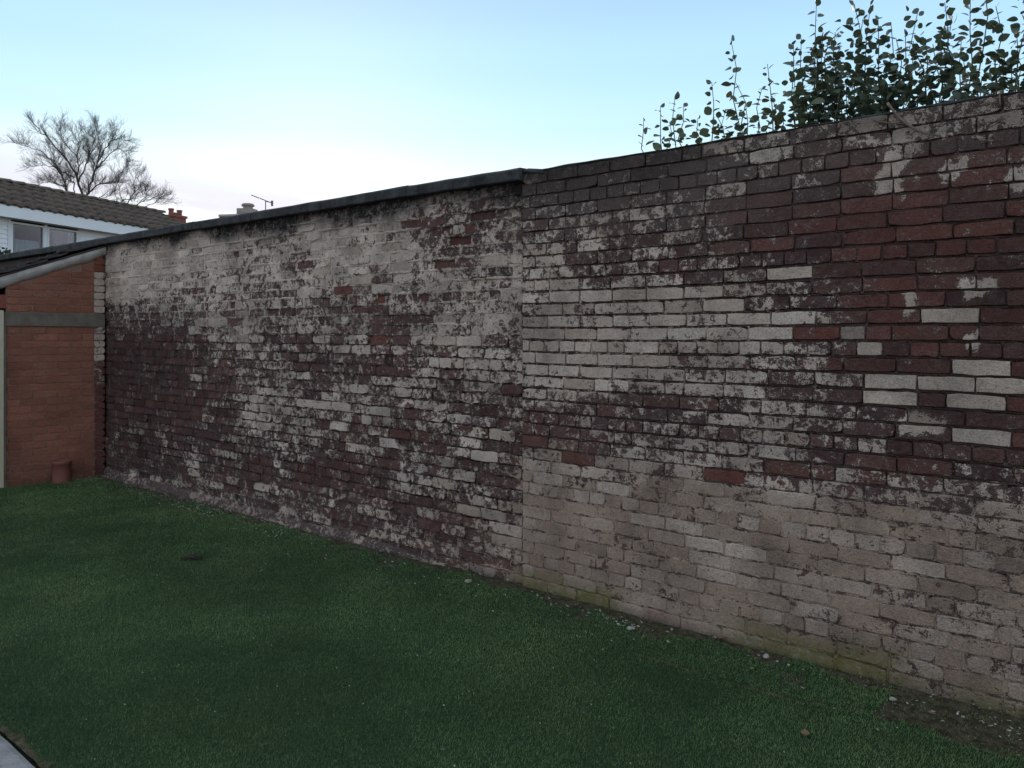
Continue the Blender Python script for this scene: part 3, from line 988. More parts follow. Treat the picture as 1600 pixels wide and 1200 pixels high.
# ------------------------------------------------------------------ outhouse
def outhouse():
    root = empty('outhouse', (0, 0, 0), 0)
    tag(root, 'small red painted brick outhouse with a sloping tiled roof in the yard corner', 'outhouse')
    # local frame: u along the front towards the yard, w back from the front, z up
    ud = Vector((-0.184, -0.983, 0)).normalized()
    wd = Vector((-0.983, 0.184, 0)).normalized()
    def T(u, w, z):
        return ud * u + wd * w + Vector((0, 0, z)) + Vector((0.0, -0.004, 0))
    def B(mb, u0, u1, w0, w1, z0, z1):
        vs_ = [T(u, w, z) for z in (z0, z1) for (u, w) in ((u0, w0), (u1, w0), (u1, w1), (u0, w1))]
        mb.add(vs_, [(0, 3, 2, 1), (4, 5, 6, 7), (0, 1, 5, 4), (1, 2, 6, 5), (2, 3, 7, 6), (3, 0, 4, 7)])
    roofz = lambda u: 2.535 - 0.385 * u         # underside of tiles over the front
    DOOR0, DOOR1, UEND = 0.925, 1.80, 2.0
    # walls behind the bricks
    mb = MB()
    V = []
    for (u, z) in ((0.03, -0.03), (DOOR0, -0.03), (DOOR0, roofz(DOOR0) - 0.05), (0.03, roofz(0.03) - 0.05)):
        V.append(T(u, 0.0055, z))
    for (u, z) in ((0.03, -0.03), (DOOR0, -0.03), (DOOR0, roofz(DOOR0) - 0.05), (0.03, roofz(0.03) - 0.05)):
        V.append(T(u, 0.11, z))
    Fc = [(0, 1, 2, 3), (7, 6, 5, 4), (0, 4, 5, 1), (1, 5, 6, 2), (2, 6, 7, 3), (3, 7, 4, 0)]
    mb.add(V, Fc, wear=[(0.02, 0.1, 0.1, 0)] * 8, bare=[(0.33, 0.19, 0.135, 1)] * 8)
    wall = mb.build('wall', M['wall'], root)
    mb = MB()
    B(mb, DOOR0, DOOR1, 0.0, 0.11, 1.98, roofz(DOOR1) - 0.0)
    B(mb, DOOR1, UEND, 0.0, 0.11, -0.03, roofz(UEND))
    B(mb, UEND - 0.11, UEND, 0.113, 2.4, -0.03, roofz(UEND))
    B(mb, 0.03, UEND - 0.113, 2.29, 2.4, -0.03, roofz(UEND))
    mb.add([T(0.03, 2.29, roofz(UEND)), T(UEND - .12, 2.29, roofz(UEND)), T(0.03, 2.29, roofz(0.03) - .05)], [(0, 1, 2)])
    mb.build('side_wall', mottled('red_masonry_paint', (0.19, 0.055, 0.04), (0.28, 0.085, 0.06), 9, 0.9, 0.3), root)
    # bricks of the front
    r = random.Random(31)
    ch = 0.0752
    rot = math.atan2(ud.y, ud.x)
    for ci in range(34):
        z0 = 0.0 + ci * ch
        if 1.645 < z0 + ch / 2 < 1.815:
            continue
        # pier of bricks that belongs to the old wall's end
        cells = [(0.004, 0.118, True)]
        u = 0.118 + (0.0 if ci % 2 else -0.11)
        while u < DOOR0 - 0.02:
            w = 0.2255 + r.gauss(0, 0.003)
            a, b = max(u, 0.118), min(u + w, DOOR0)
            if b - a > 0.04:
                cells.append((a, b, False))
            u += w
        for (a, b, pier) in cells:
            cu, cz = (a + b) / 2, z0 + ch / 2
            lim = roofz(b) - 0.12
            if cz - ch / 2 > lim:
                continue
            H = ch - 0.006 - r.uniform(0, 0.004)
            L = b - a - 0.006 - r.uniform(0, 0.004)
            face = -r.uniform(0.0, 0.003) - (0.006 if pier else 0.0)
            V, Fc = brick_geo(L, H, face, 0.8 if not pier else 1.1, r, 0.001)
            if pier:
                if cz > 2.26: cov = 0.05
                elif cz > 1.83: cov = 0.95
                elif cz > 1.25: cov = r.choice((0.75, 0.6, 0.45))
                elif cz > 0.95: cov = 0.35
                else: cov = 0.12
                bc = (0.16, 0.055, 0.045) if cz < 1.9 else (0.24, 0.075, 0.05)
                tone = 0.35
            else:
                cov = 0.02 if r.random() < 0.93 else 0.22
                k = r.uniform(0.86, 1.1)
                bc = (0.35 * k, 0.135 * k, 0.086 * k)
                if a > 0.72 and ci in (4, 14):
                    bc = (0.07, 0.045, 0.045)
                tone = 0.3
            wear = [(cov, tone, 0.35 * smooth(0.25, 0.0, cz + z) + 0.06, 0.0) for (x, y, z) in V]
            bare = [tuple(b_ * (1 + .30 * nz(cu + x, cz + z, 4, 3) + .2 * nz(cu + x, cz + z, 9, 11)) for b_ in bc) + (1,) for (x, y, z) in V]
            mb = MB()
            mb.add(V, [f[::-1] for f in Fc], wear=wear, bare=bare)
            o = mb.build('brick', M['wall'], wall, BRICK_SMOOTH)
            # brick x runs along -u seen from the yard: place by its own frame (x = u, y = w)
            o.matrix_local = Matrix.Translation(T(cu, 0, cz)) @ Matrix(((ud.x, wd.x, 0, 0), (ud.y, wd.y, 0, 0), (0, 0, 1, 0), (0, 0, 0, 1)))
    # lintel and patch beside it
    mb = MB()
    V, Fc = [], []
    n = 14
    for i in range(n + 1):
        u = 0.012 + (1.86 - 0.012) * i / n
        for (w, z) in ((0.10, 1.655), (-0.016, 1.655), (-0.018, 1.795), (0.10, 1.795)):
            V.append(T(u, w + 0.003 * nz(u * 5, z * 3), z + 0.004 * nz(u * 4, z * 9) + 0.010 * u))
    for i in range(n):
        for j in range(4):
            j2 = (j + 1) % 4
            Fc.append((i * 4 + j, (i + 1) * 4 + j, (i + 1) * 4 + j2, i * 4 + j2))
    Fc += [(0, 1, 2, 3), tuple(n * 4 + j for j in (3, 2, 1, 0))]
    mb.add(V, Fc)
    mb.build('lintel', M['lintel'], root)
    # door frame and door
    mb = MB()
    B(mb, DOOR0 + 0.002, DOOR0 + 0.022, -0.02, 0.09, -0.02, 1.66)
    mb.build('door_stop', M['lintel'], root)
    mb = MB()
    B(mb, DOOR0 + 0.024, DOOR0 + 0.125, -0.035, 0.09, -0.02, 1.82)
    B(mb, DOOR1 - 0.075, DOOR1 - 0.002, -0.035, 0.09, -0.02, 1.98)
    B(mb, DOOR0 + 0.127, DOOR1 - 0.077, -0.035, 0.09, 1.83, 1.975)
    mb.build('door_frame', M['cream'], root)
    door = MB()
    B(door, DOOR0 + 0.13, DOOR1 - 0.08, 0.045, 0.075, 0.0, 1.82)
    dr = door.build('door', M['door'], root)
    k = 6
    for i in range(k):
        mb = MB()
        w = (DOOR1 - DOOR0 - 0.21) / k
        B(mb, DOOR0 + 0.131 + i * w, DOOR0 + 0.131 + (i + 1) * w - 0.006, 0.02, 0.0445, 0.01, 1.81)
        mb.build('plank', M['door'], dr)
    mb = MB()
    B(mb, DOOR1 - 0.16, DOOR1 - 0.13, 0.0, 0.0195, 0.85, 1.0)
    mb.build('handle', M['metal'], dr)
    # white mortar verge
    mb = MB()
    V, Fc = [], []
    n = 40
    for i in range(n + 1):
        u = 0.0 + UEND * i / n
        t = roofz(u)
        thick = 0.105 + 0.03 * nz(u * 5, 3.3) + 0.012 * nz(u * 19, 1.1) - 0.02 * smooth(0.25, 0, u)
        bulge = 0.012 * nz(u * 6, 9.3)
        V += [T(u, 0.07, t), T(u, -0.028 + bulge, t - 0.004), T(u, -0.032 + bulge, t - 0.5 * thick), T(u, -0.010, t - thick), T(u, 0.05, t - thick - 0.01)]
    for i in range(n):
        for k in range(4):
            a = i * 5 + k
            Fc.append((a, a + 1, a + 6, a + 5))
    Fc.append((0, 1, 2, 3, 4))
    Fc.append(tuple(n * 5 + k for k in (4, 3, 2, 1, 0)))
    mb.add(V, Fc)
    mb.build('verge_mortar', M['verge'], root, True)
    # roof: boarding and plain tiles, course by course
    mb = MB()
    sl = math.atan(0.385)
    V = [T(u, w, roofz(u) + dz) for dz in (0.002, 0.02) for (u, w) in ((0.0, -0.02), (UEND + 0.08, -0.02), (UEND + 0.08, 2.45), (0.0, 2.45))]
    mb.add(V, [(0, 3, 2, 1), (4, 5, 6, 7), (0, 1, 5, 4), (1, 2, 6, 5), (2, 3, 7, 6), (3, 0, 4, 7)])
    roof = mb.build('roof', M['core'], root)
    tm = MB()
    TW, TL, TT = 0.162, 0.265, 0.019
    V, Fc = [], []
    for i in range(4):
        f = i / 3
        for (x, z) in ((-TW / 2, 0), (TW / 2, 0)):
            V.append((x, f * TL, -0.010 * (2 * f - 1) ** 2 + 0.010))
    for i in range(4):
        f = i / 3
        for (x, z) in ((-TW / 2, 0), (TW / 2, 0)):
            V.append((x, f * TL, -0.010 * (2 * f - 1) ** 2 + 0.010 - TT))
    for i in range(3):
        a = i * 2
        Fc += [(a, a + 1, a + 3, a + 2), (a + 8, a + 10, a + 11, a + 9), (a, a + 2, a + 10, a + 8), (a + 1, a + 9, a + 11, a + 3)]
    Fc += [(0, 8, 9, 1), (6, 7, 15, 14)]
    tm.add(V, Fc)
    tme = tm.mesh('tile', M['tile'])
    gauge = 0.098
    nrow = int((UEND + 0.1) / (gauge * math.cos(sl)))
    for k in range(nrow):
        # top of the slope is at u = 0; tile local y runs down the slope
        for q in range(15):
            w = -0.045 + TW * (q + 0.5) + (0.081 if k % 2 else 0.0) + r.gauss(0, 0.003)
            if k % 2 and q == 14:
                continue
            u = 0.01 + k * gauge * math.cos(sl)
            p = T(u, w, roofz(u) + 0.034 + 0.010 * nz(u * 2, w * 2, 3) + (r.gauss(0, 0.004) if q > 1 else r.gauss(0.004, 0.006)))
            tilt = sl - 0.085 + r.gauss(0, 0.02)
            yv = (ud * math.cos(tilt) - Vector((0, 0, math.sin(tilt))))
            xv = -wd + Vector((0, 0, r.gauss(0, 0.015)))
            xv = (xv - yv * xv.dot(yv)).normalized()
            zv = xv.cross(yv)
            o = link('tile', tme, roof)
            o.matrix_local = Matrix(((xv.x, yv.x, zv.x, p.x), (xv.y, yv.y, zv.y, p.y), (xv.z, yv.z, zv.z, p.z), (0, 0, 0, 1)))
    # stub of pipe at the foot
    mb = MB()
    n = 18
    base = T(0.44, -0.085, 0)
    prof = [(0.088, -0.02), (0.088, 0.10), (0.087, 0.205), (0.094, 0.21), (0.094, 0.235), (0.088, 0.242), (0.070, 0.240), (0.068, 0.12)]
    V, Fc = [], []
    for (rr, z) in prof:
        for j in range(n):
            t = 2 * math.pi * j / n
            V.append((rr * math.cos(t), rr * math.sin(t), z))
    for i in range(len(prof) - 1):
        for j in range(n):
            j2 = (j + 1) % n
            Fc.append((i * n + j, i * n + j2, (i + 1) * n + j2, (i + 1) * n + j))
    Fc.append(tuple((len(prof) - 1) * n + j for j in range(n)))
    mb.add(V, Fc)
    o = mb.build('pipe_stub', M['redpipe'], None, True)
    o.location = base
    tag(o, 'short brick red pipe stub standing on the lawn against the outhouse', 'pipe')
outhouse()

# ------------------------------------------------------------------ neighbour house
def house():
    # eaves line from two photo points at an eaves height of 5.0 m
    e0 = P(0, 318, 3.39 * F / (HY - 318))
    e1 = P(208, 353, 3.39 * F / (HY - 353))
    d = (e1 - e0)
    d.z = 0
    d.normalize()
    b = Vector((-d.y, d.x, 0))               # away from us
    if b.dot(CAM - e0) > 0:
        b = -b
    root = empty('house', (e0.x, e0.y, 0), 0)
    tag(root, 'white clad house with wide windows and brown tiled roof behind the wall', 'house')
    Mx = Matrix(((d.x, b.x, 0, 0), (d.y, b.y, 0, 0), (0, 0, 1, 0), (0, 0, 0, 1)))
    root.matrix_world = Matrix.Translation((e0.x, e0.y, 0)) @ Mx
    # local: x along eaves, y away from us, z up. face of the wall at y = 0.35
    X0, X1 = -5.0, 8.6
    WY, ZE, ZR, YR = 0.30, 5.0, 6.03, 2.25
    def along(px, wy=WY):                    # x on a plane of the house seen in that column
        k = (px - CX) / F
        o = e0 + b * wy
        A = (o.x - CAM.x) * RX + (o.y - CAM.y) * RY
        Bz = -(o.x - CAM.x) * RY + (o.y - CAM.y) * RX
        dX, dZ = d.x * RX + d.y * RY, -d.x * RY + d.y * RX
        return (k * Bz - A) / (dX - k * dZ)
    X1 = along(257, YR) - 0.1
    win = [(along(17), along(70)), (along(74), along(122))]
    wz0, wz1 = 3.35, 4.62
    # wall body with openings left between boards
    segs = [(X0, win[0][0] - 0.03), (win[1][1] + 0.03, X1)]
    sid = MB()
    for (a, c2) in segs:
        z = wz0 - 0.1
        while z < ZE - 0.12:
            sid.add([(a, WY, z), (c2, WY, z), (c2, WY + 0.022, z + 0.13), (a, WY + 0.022, z + 0.13), (a, WY + 0.05, z), (c2, WY + 0.05, z)],
                    [(0, 1, 2, 3), (0, 4, 5, 1)])
            z += 0.125
    o = sid.build('cladding', M['white'], root)
    o['kind'] = 'stuff'
    mb = MB()
    mb.box(X0, X1, WY + 0.05, WY + 0.25, 0, wz0 - 0.05)
    mb.box(X0, X0 + 0.2, WY + 0.252, 4.3, 0, ZE - 0.15)
    mb.box(X1 - 0.2, X1, WY + 0.252, 4.3, 0, ZE - 0.15)
    mb.box(X0 + 0.202, X1 - 0.202, 4.1, 4.3, 0, ZE - 0.15)
    for (a, c2) in segs:
        mb.box(a, c2, WY + 0.05, WY + 0.25, wz0 - 0.048, ZE - 0.1)
    mb.build('wall', M['render'], root)
    # rooms behind the windows
    mb = MB()
    mb.box(win[0][0], win[1][1], WY + 0.26, WY + 2.6, wz0 - 0.3, wz0 - 0.28)
    mb.box(win[0][0] - 0.5, win[1][1] + 0.5, WY + 2.6, WY + 2.62, wz0 - 0.3, ZE)
    mb.box(win[0][0] - 0.5, win[1][1] + 0.5, WY + 0.26, WY + 2.6, ZE - 0.12, ZE - 0.1)
    mb.box(win[0][0] - 0.52, win[0][0] - 0.5, WY + 0.26, WY + 2.62, wz0 - 0.3, ZE - 0.1)
    mb.box(win[1][1] + 0.5, win[1][1] + 0.52, WY + 0.26, WY + 2.62, wz0 - 0.3, ZE - 0.1)
    mb.build('room', M['room'], root)
    for i, (a, c2) in enumerate(win):
        w = MB()
        t = 0.055
        w.box(a, a + t, WY - 0.01, WY + 0.07, wz0, wz1)
        w.box(c2 - t, c2, WY - 0.01, WY + 0.07, wz0, wz1)
        w.box(a + t, c2 - t, WY - 0.008, WY + 0.07, wz1 - t, wz1)
        w.box(a + t, c2 - t, WY - 0.008, WY + 0.07, wz0, wz0 + t)
        fr = w.build('window', M['frame'], root)
        p = MB()
        p.box(a + t, c2 - t, WY + 0.03, WY + 0.04, wz0 + t, wz1 - t)
        p.build('pane', M['glass'], fr)
        cu = MB()
        def curtain(x0, x1, z0, z1, y):
            n = 26
            V, Fc = [], []
            for k in range(n + 1):
                x = x0 + (x1 - x0) * k / n
                yy = y + 0.02 * math.sin(k * 1.9)
                V += [(x, yy, z0), (x, yy, z1)]
            for k in range(n):
                Fc.append((2 * k, 2 * k + 2, 2 * k + 3, 2 * k + 1))
            cu.add(V, Fc)
        if i == 0:
            curtain(a + t, c2 - t, wz0, wz0 + 0.82, WY + 0.16)
            curtain(a + t, a + 0.2, wz0, wz1, WY + 0.13)
        else:
            curtain(c2 - 0.24, c2 - t, wz0, wz1, WY + 0.13)
        cu.build('curtain', M['curtain'], fr)
    mb = MB()
    mb.box(win[0][1] + 0.004, win[1][0] - 0.004, WY - 0.004, WY + 0.09, wz0, wz1 + 0.05)
    mb.box(win[0][0] - 0.09, win[0][0] - 0.004, WY - 0.012, WY + 0.09, wz0, wz1 + 0.05)
    mb.box(win[1][1] + 0.004, win[1][1] + 0.09, WY - 0.012, WY + 0.09, wz0, wz1 + 0.05)
    mb.box(win[0][0] - 0.09, win[1][1] + 0.09, WY - 0.010, WY + 0.09, wz1 + 0.052, ZE - 0.22)
    mb.build('window_surround', M['frame'], root)
    mb = MB()
    mb.box(X0 - 0.1, X1 + 0.1, -0.03, 0.0, ZE - 0.33, ZE - 0.005)
    mb.box(X0 - 0.1, X1 + 0.1, 0.002, WY + 0.1, ZE - 0.30, ZE - 0.28)
    mb.build('fascia', M['white'], root)
    # roof slab and tiles
    rp = math.atan2(ZR - ZE, YR)
    mb = MB()
    mb.add([(X0 - 0.1, -0.06, ZE), (X1 + 0.1, -0.06, ZE), (X1 + 0.1, YR, ZR), (X0 - 0.1, YR, ZR), (X0 - 0.1, 2 * YR + 0.06, ZE), (X1 + 0.1, 2 * YR + 0.06, ZE)],
           [(0, 1, 2, 3), (3, 2, 5, 4), (0, 3, 4), (1, 5, 2), (0, 4, 5, 1)])
    roof = mb.build('roof', M['roof_tile'], root)
    # one interlocking tile with a rolled profile
    TW, TL = 0.36, 0.62
    tm = MB()
    V, Fc = [], []
    n = 8
    for j in range(2):
        for i in range(n + 1):
            x = TW * i / n
            z = 0.042 * math.sin(2 * math.pi * i / n) + 0.075
            V.append((x, j * TL, z))
    for i in range(n + 1):
        x = TW * i / n
        V.append((x, 0.015, 0.042 * math.sin(2 * math.pi * i / n) + 0.005))
    for i in range(n):
        Fc.append((i, i + 1, n + 2 + i, n + 1 + i))
        Fc.append((2 * n + 2 + i, 2 * n + 3 + i, i + 1, i))
    tm.add(V, Fc)
    tme = tm.mesh('roof_tile', M['roof_tile'], True)
    r = random.Random(5)
    slope = math.hypot(YR, ZR - ZE)
    nr = int((slope - 0.2) / 0.52)
    for k in range(nr + 1):
        for q in range(int((X1 - X0 + 0.2) / TW)):
            y = k * 0.52 - 0.06
            o = link('roof_tile', tme, roof)
            xx = X0 - 0.1 + q * TW + r.gauss(0, 0.004)
            o.location = (xx, y * math.cos(rp), ZE + y * math.sin(rp) + 0.012 + r.gauss(0, 0.003))
            o.rotation_euler = (rp - 0.11, 0, r.gauss(0, 0.004))
    n = int((X1 - X0) / 0.45)
    rm = MB()
    V, Fc = [], []
    for j in range(2):
        for i in range(7):
            t = math.pi * i / 6
            V.append((j * 0.455, 0.13 * math.cos(t), 0.10 * math.sin(t) + 0.02 * j))
    for i in range(6):
        Fc.append((i, i + 1, 8 + i, 7 + i))
    Fc += [tuple(range(7)), tuple(range(13, 6, -1))]
    rm.add(V, Fc)
    rme = rm.mesh('ridge_tile', M['roof_tile'], True)
    for i in range(n + 1):
        link('ridge_tile', rme, roof, (X0 - 0.1 + i * 0.45, YR, ZR + 0.035))
    # red brick chimney by the far gable, with two pots
    kx = along(274, YR)
    kp = e0 + d * kx + b * YR
    kZ = -(kp.x - CAM.x) * RY + (kp.y - CAM.y) * RX
    kz = EYE + (HY - 337) / F * kZ
    hw = 12.0 / F * kZ
    mb = MB()
    mb.box(kx - hw, kx + hw, YR - 0.25, YR + 0.25, 0, kz - 0.09)
    mb.box(kx - hw - 0.04, kx + hw + 0.04, YR - 0.29, YR + 0.29, kz - 0.088, kz)
    ch = mb.build('chimney', M['farbrick'], roof)
    for q in (-hw * 0.75, 0.0, hw * 0.75):
        mb = MB()
        rr = 0.10
        h2 = 0.24 if q != 0.0 else 0.11
        prof = [(rr, 0), (rr * 0.92, h2 * 0.7), (rr * 1.1, h2 * 0.75), (rr * 1.1, h2), (rr * 0.7, h2), (rr * 0.7, h2 * 0.5)]
        V, Fc = [], []
        for (a, z) in prof:
            for j in range(10):
                t = 2 * math.pi * j / 10
                V.append((kx + q + a * math.cos(t), YR + a * math.sin(t), kz + 0.002 + z))
        for i in range(len(prof) - 1):
            for j in range(10):
                j2 = (j + 1) % 10
                Fc.append((i * 10 + j, i * 10 + j2, (i + 1) * 10 + j2, (i + 1) * 10 + j))
        mb.add(V, Fc)
        mb.build('chimney_pot', M['farbrick'], ch)
house()

def far_house():
    Z = 32.0
    c0 = P(386, 330, Z)
    root = empty('house', (c0.x, c0.y, 0), math.atan2(RY, RX) - 0.15)
    tag(root, 'house behind the wall with only its stubby chimney and ridge end showing', 'house')
    zr = EYE + (HY - 338) / F * Z
    ze = zr - 1.9
    mb = MB()
    x0, x1, dp = -1.12, 5.5, 3.2
    mb.box(x0, x1, -dp, dp, 0, ze)
    mb.add([(x0, -dp, ze), (x0, dp, ze), (x0, 0, zr - 0.2), (x1, -dp, ze), (x1, dp, ze), (x1, 0, zr - 0.2)], [(0, 2, 1), (3, 4, 5)])
    mb.build('wall', M['farbrick'], root)
    mb = MB()
    mb.add([(x0 - 0.1, -dp - 0.3, ze - 0.1), (x1 + 0.1, -dp - 0.3, ze - 0.1), (x1 + 0.1, 0, zr), (x0 - 0.1, 0, zr), (x0 - 0.1, dp + 0.3, ze - 0.1), (x1 + 0.1, dp + 0.3, ze - 0.1)],
           [(0, 1, 2, 3), (3, 2, 5, 4), (0, 3, 4), (1, 5, 2), (0, 4, 5, 1)])
    roof = mb.build('roof', M['roof_tile'], root)
    rm = MB()
    V, Fc = [], []
    for j in range(2):
        for i in range(7):
            t = math.pi * i / 6
            V.append((j * 0.455, 0.13 * math.cos(t), 0.11 * math.sin(t)))
    for i in range(6):
        Fc.append((i, i + 1, 8 + i, 7 + i))
    Fc += [tuple(range(7)), tuple(range(13, 6, -1))]
    rm.add(V, Fc)
    rme = rm.mesh('ridge_tile', M['pot'], True)
    for i in range(14):
        link('ridge_tile', rme, roof, (x0 - 0.1 + i * 0.45, 0, zr + 0.0))
    mb = MB()
    mb.box(-0.34, 0.30, -0.26, 0.26, zr - 0.6, zr + 0.10)
    st = mb.build('chimney', M['render'], roof)
    mb = MB()
    mb.box(-0.31, 0.33, -0.29, 0.29, zr + 0.102, zr + 0.30)
    mb.build('chimney_course', M['pot'], st)
    mb = MB()
    prof = [(0.20, 0.302), (0.19, 0.40), (0.25, 0.41), (0.27, 0.46), (0.22, 0.52), (0.06, 0.55)]
    V, Fc = [], []
    for (a, z) in prof:
        for j in range(14):
            t = 2 * math.pi * j / 14
            V.append((0.04 + a * math.cos(t), a * math.sin(t), zr + z))
    for i in range(len(prof) - 1):
        for j in range(14):
            j2 = (j + 1) % 14
            Fc.append((i * 14 + j, i * 14 + j2, (i + 1) * 14 + j2, (i + 1) * 14 + j))
    Fc.append(tuple(70 + j for j in range(14)))
    mb.add(V, Fc)
    mb.build('chimney_cowl', M['pot'], st, True)
    # aerial
    base = P(415, 334, Z)
    an = empty('tv_aerial', base)
    tag(an, 'thin television aerial on a short mast beside the stubby chimney', 'aerial')
    mb = MB()
    mb.tube([(0, 0, -0.35), P(415, 314, Z) - base], [0.022, 0.022], 6)
    mb.build('mast', M['metal'], an)
    a, b = P(393, 305, Z) - base, P(427, 318, Z) - base
    mb = MB()
    mb.tube([a, b], [0.02, 0.02], 5)
    mb.tube([P(415, 314, Z) - base, P(420, 316, Z) - base], [0.018, 0.018], 5)
    boom = mb.build('boom', M['metal'], an)
    fw = Vector((-RY, RX, 0))
    for i in range(9):
        p = a.lerp(b, 0.05 + 0.75 * i / 8)
        mb = MB()
        mb.tube([p - fw * 0.16, p + fw * 0.16], [0.007, 0.007], 4)
        mb.build('element', M['metal'], an)
    mb = MB()
    p = a.lerp(b, 0.95)
    mb.tube([p + Vector((0, 0, -0.12)), p + Vector((0, 0, 0.10))], [0.05, 0.05], 5)
    mb.build('reflector', M['metal'], an)
far_house()

# ------------------------------------------------------------------ bare trees
def bare_tree(Z, base_px, limbs, label, seed, twig=1.0, rtrunk=0.16, fork=(130, 330)):
    r = random.Random(seed)
    g = P(base_px, 400, Z)
    root = empty('bare_tree', (g.x, g.y, 0))
    tag(root, label, 'tree', None)
    right = Vector((RX, RY, 0))
    fw = Vector((-RY, RX, 0))
    O = Vector((g.x, g.y, 0))
    tr = MB()
    f0 = P(fork[0], fork[1], Z) - O
    tr.tube([(0, 0, -0.05), (0.02, 0, f0.z * 0.3), (f0.x * 0.5, f0.y * 0.5, f0.z * 0.7), f0], [rtrunk * 1.9, rtrunk * 1.5, rtrunk * 1.25, rtrunk], 9)
    trunk = tr.build('trunk', M['bark'], root, True)
    cr = MB()
    seen = []
    def twigs(p, dirv, length, rad_, depth):
        n = 4
        pts, rs = [p], [rad_]
        q, dv = p.copy(), dirv.normalized()
        for i in range(n):
            dv = (dv + Vector((r.gauss(0, .11), r.gauss(0, .11), r.gauss(0.05, .09)))).normalized()
            q = q + dv * (length / n)
            pts.append(q.copy())
            rs.append(max(0.003, rad_ * (1 - 0.8 * (i + 1) / n)))
        cr.tube(pts, rs, 3 if depth > 0 else 4, False)
        if depth < 2:
            for i in range(1, n + 1):
                for _ in range(2 if depth == 0 else 1):
                    nd = (dv + Vector((r.gauss(0, .5), r.gauss(0, .5), r.gauss(0.12, .35)))).normalized()
                    twigs(pts[i], nd, length * r.uniform(.4, .75), rs[i] * 0.7, depth + 1)
    for li, (pts, r0) in enumerate(limbs):
        dslope = r.uniform(-0.55, 0.55)
        P3 = []
        acc = 0
        near = min(seen, key=lambda q: (q[0] - pts[0][0]) ** 2 + (q[1] - pts[0][1]) ** 2, default=None) if r0 <= 0.09 else None
        start = near[2] if near else 0.0
        prev = None
        for (x, y) in pts:
            x, y = (700 + (x - 700) * 0.9, 850 + (y - 850) * 0.9) if Z > 42 else (x, y)
            q = P(x / 5.714, 160 + y / 5.714, Z) - O
            if prev is not None:
                acc += (q - prev).length
            prev = q.copy()
            P3.append(q + fw * (start + dslope * acc))
            seen.append((x, y, start + dslope * acc))
        if r0 > 0.09:
            P3.insert(0, f0.copy() * 0.99)
        # finer wiggle
        fine, rs = [], []
        for i in range(len(P3) - 1):
            for k in range(4):
                t = k / 4
                fine.append(P3[i].lerp(P3[i + 1], t) + Vector((r.gauss(0, .03), r.gauss(0, .03), r.gauss(0, .03))) * (1 if k else 0.3))
        fine.append(P3[-1])
        for i in range(len(fine)):
            rs.append(max(0.008, 0.52 * r0 * (1 - 0.85 * i / (len(fine) - 1))))
        cr.tube(fine, rs, 6, False)
        for i in range(3, len(fine)):
            for _t in range(3 if r.random() < 0.5 * twig else 1):
                dv = (fine[i] - fine[i - 1]).normalized()
                nd = (dv + Vector((r.gauss(0, .6), r.gauss(0, .6), r.gauss(0.2, .4)))).normalized()
                twigs(fine[i], nd, r.uniform(0.45, 0.95) * (1 - 0.35 * i / len(fine)) * Z / 45, min(0.014, max(0.007, rs[i] * 0.4)), 0)
    cr.build('crown', M['bark'], root, True)
bare_tree(45, 128, [
    ([(745,850),(715,640),(640,490),(530,340),(440,240),(385,160)], .16),
    ([(720,650),(710,540),(655,420),(640,330),(600,230),(610,130)], .085),
    ([(740,700),(760,520),(780,400),(790,260),(775,130)], .088),
    ([(780,840),(800,760),(825,620),(850,540),(900,360),(960,260),(1030,235),(1110,250)], .15),
    ([(850,545),(950,490),(1060,420),(1150,390),(1220,430)], .08),
    ([(850,545),(920,340),(900,250),(880,140)], .075),
    ([(830,600),(800,480),(745,400),(720,300),(690,180)], .07),
    ([(800,790),(870,730),(950,710),(1060,705),(1090,640),(1200,560)], .085),
    ([(600,820),(560,730),(500,630),(410,520),(370,400),(300,300)], .12),
    ([(560,730),(450,700),(350,670),(230,660),(120,690)], .08),
    ([(700,660),(600,620),(540,540),(420,420),(300,390),(200,350)], .08),
    ([(645,825),(660,700),(615,690),(590,600),(560,480),(500,330),(540,180)], .07),
    ([(400,520),(290,510),(180,520)], .05),
    ([(800,855),(950,840),(1010,780),(1060,700)], .06),
    ([(640,420),(560,330),(540,240),(555,150)], .05),
    ([(960,260),(1000,200),(960,140)], .04),
    ([(1060,705),(1045,800),(1050,880)], .04)],
    'tall bare winter tree with spreading dark branches behind the house roof', 3, fork=(131, 322))
bare_tree(40, 200, [
    ([(1050,930),(1045,800),(1100,700),(1210,560)], .05),
    ([(1060,920),(1150,870),(1250,900),(1300,840),(1380,790)], .05),
    ([(1150,930),(1230,800),(1230,700),(1300,640)], .05),
    ([(1200,950),(1330,900),(1470,870),(1540,880)], .05),
    ([(1250,950),(1380,880),(1400,800)], .04),
    ([(1300,960),(1430,930),(1500,880)], .04)],
    'small thin bare tree beside the tall one, twigs above the roof end', 8, 0.8, 0.09, fork=(205, 335))

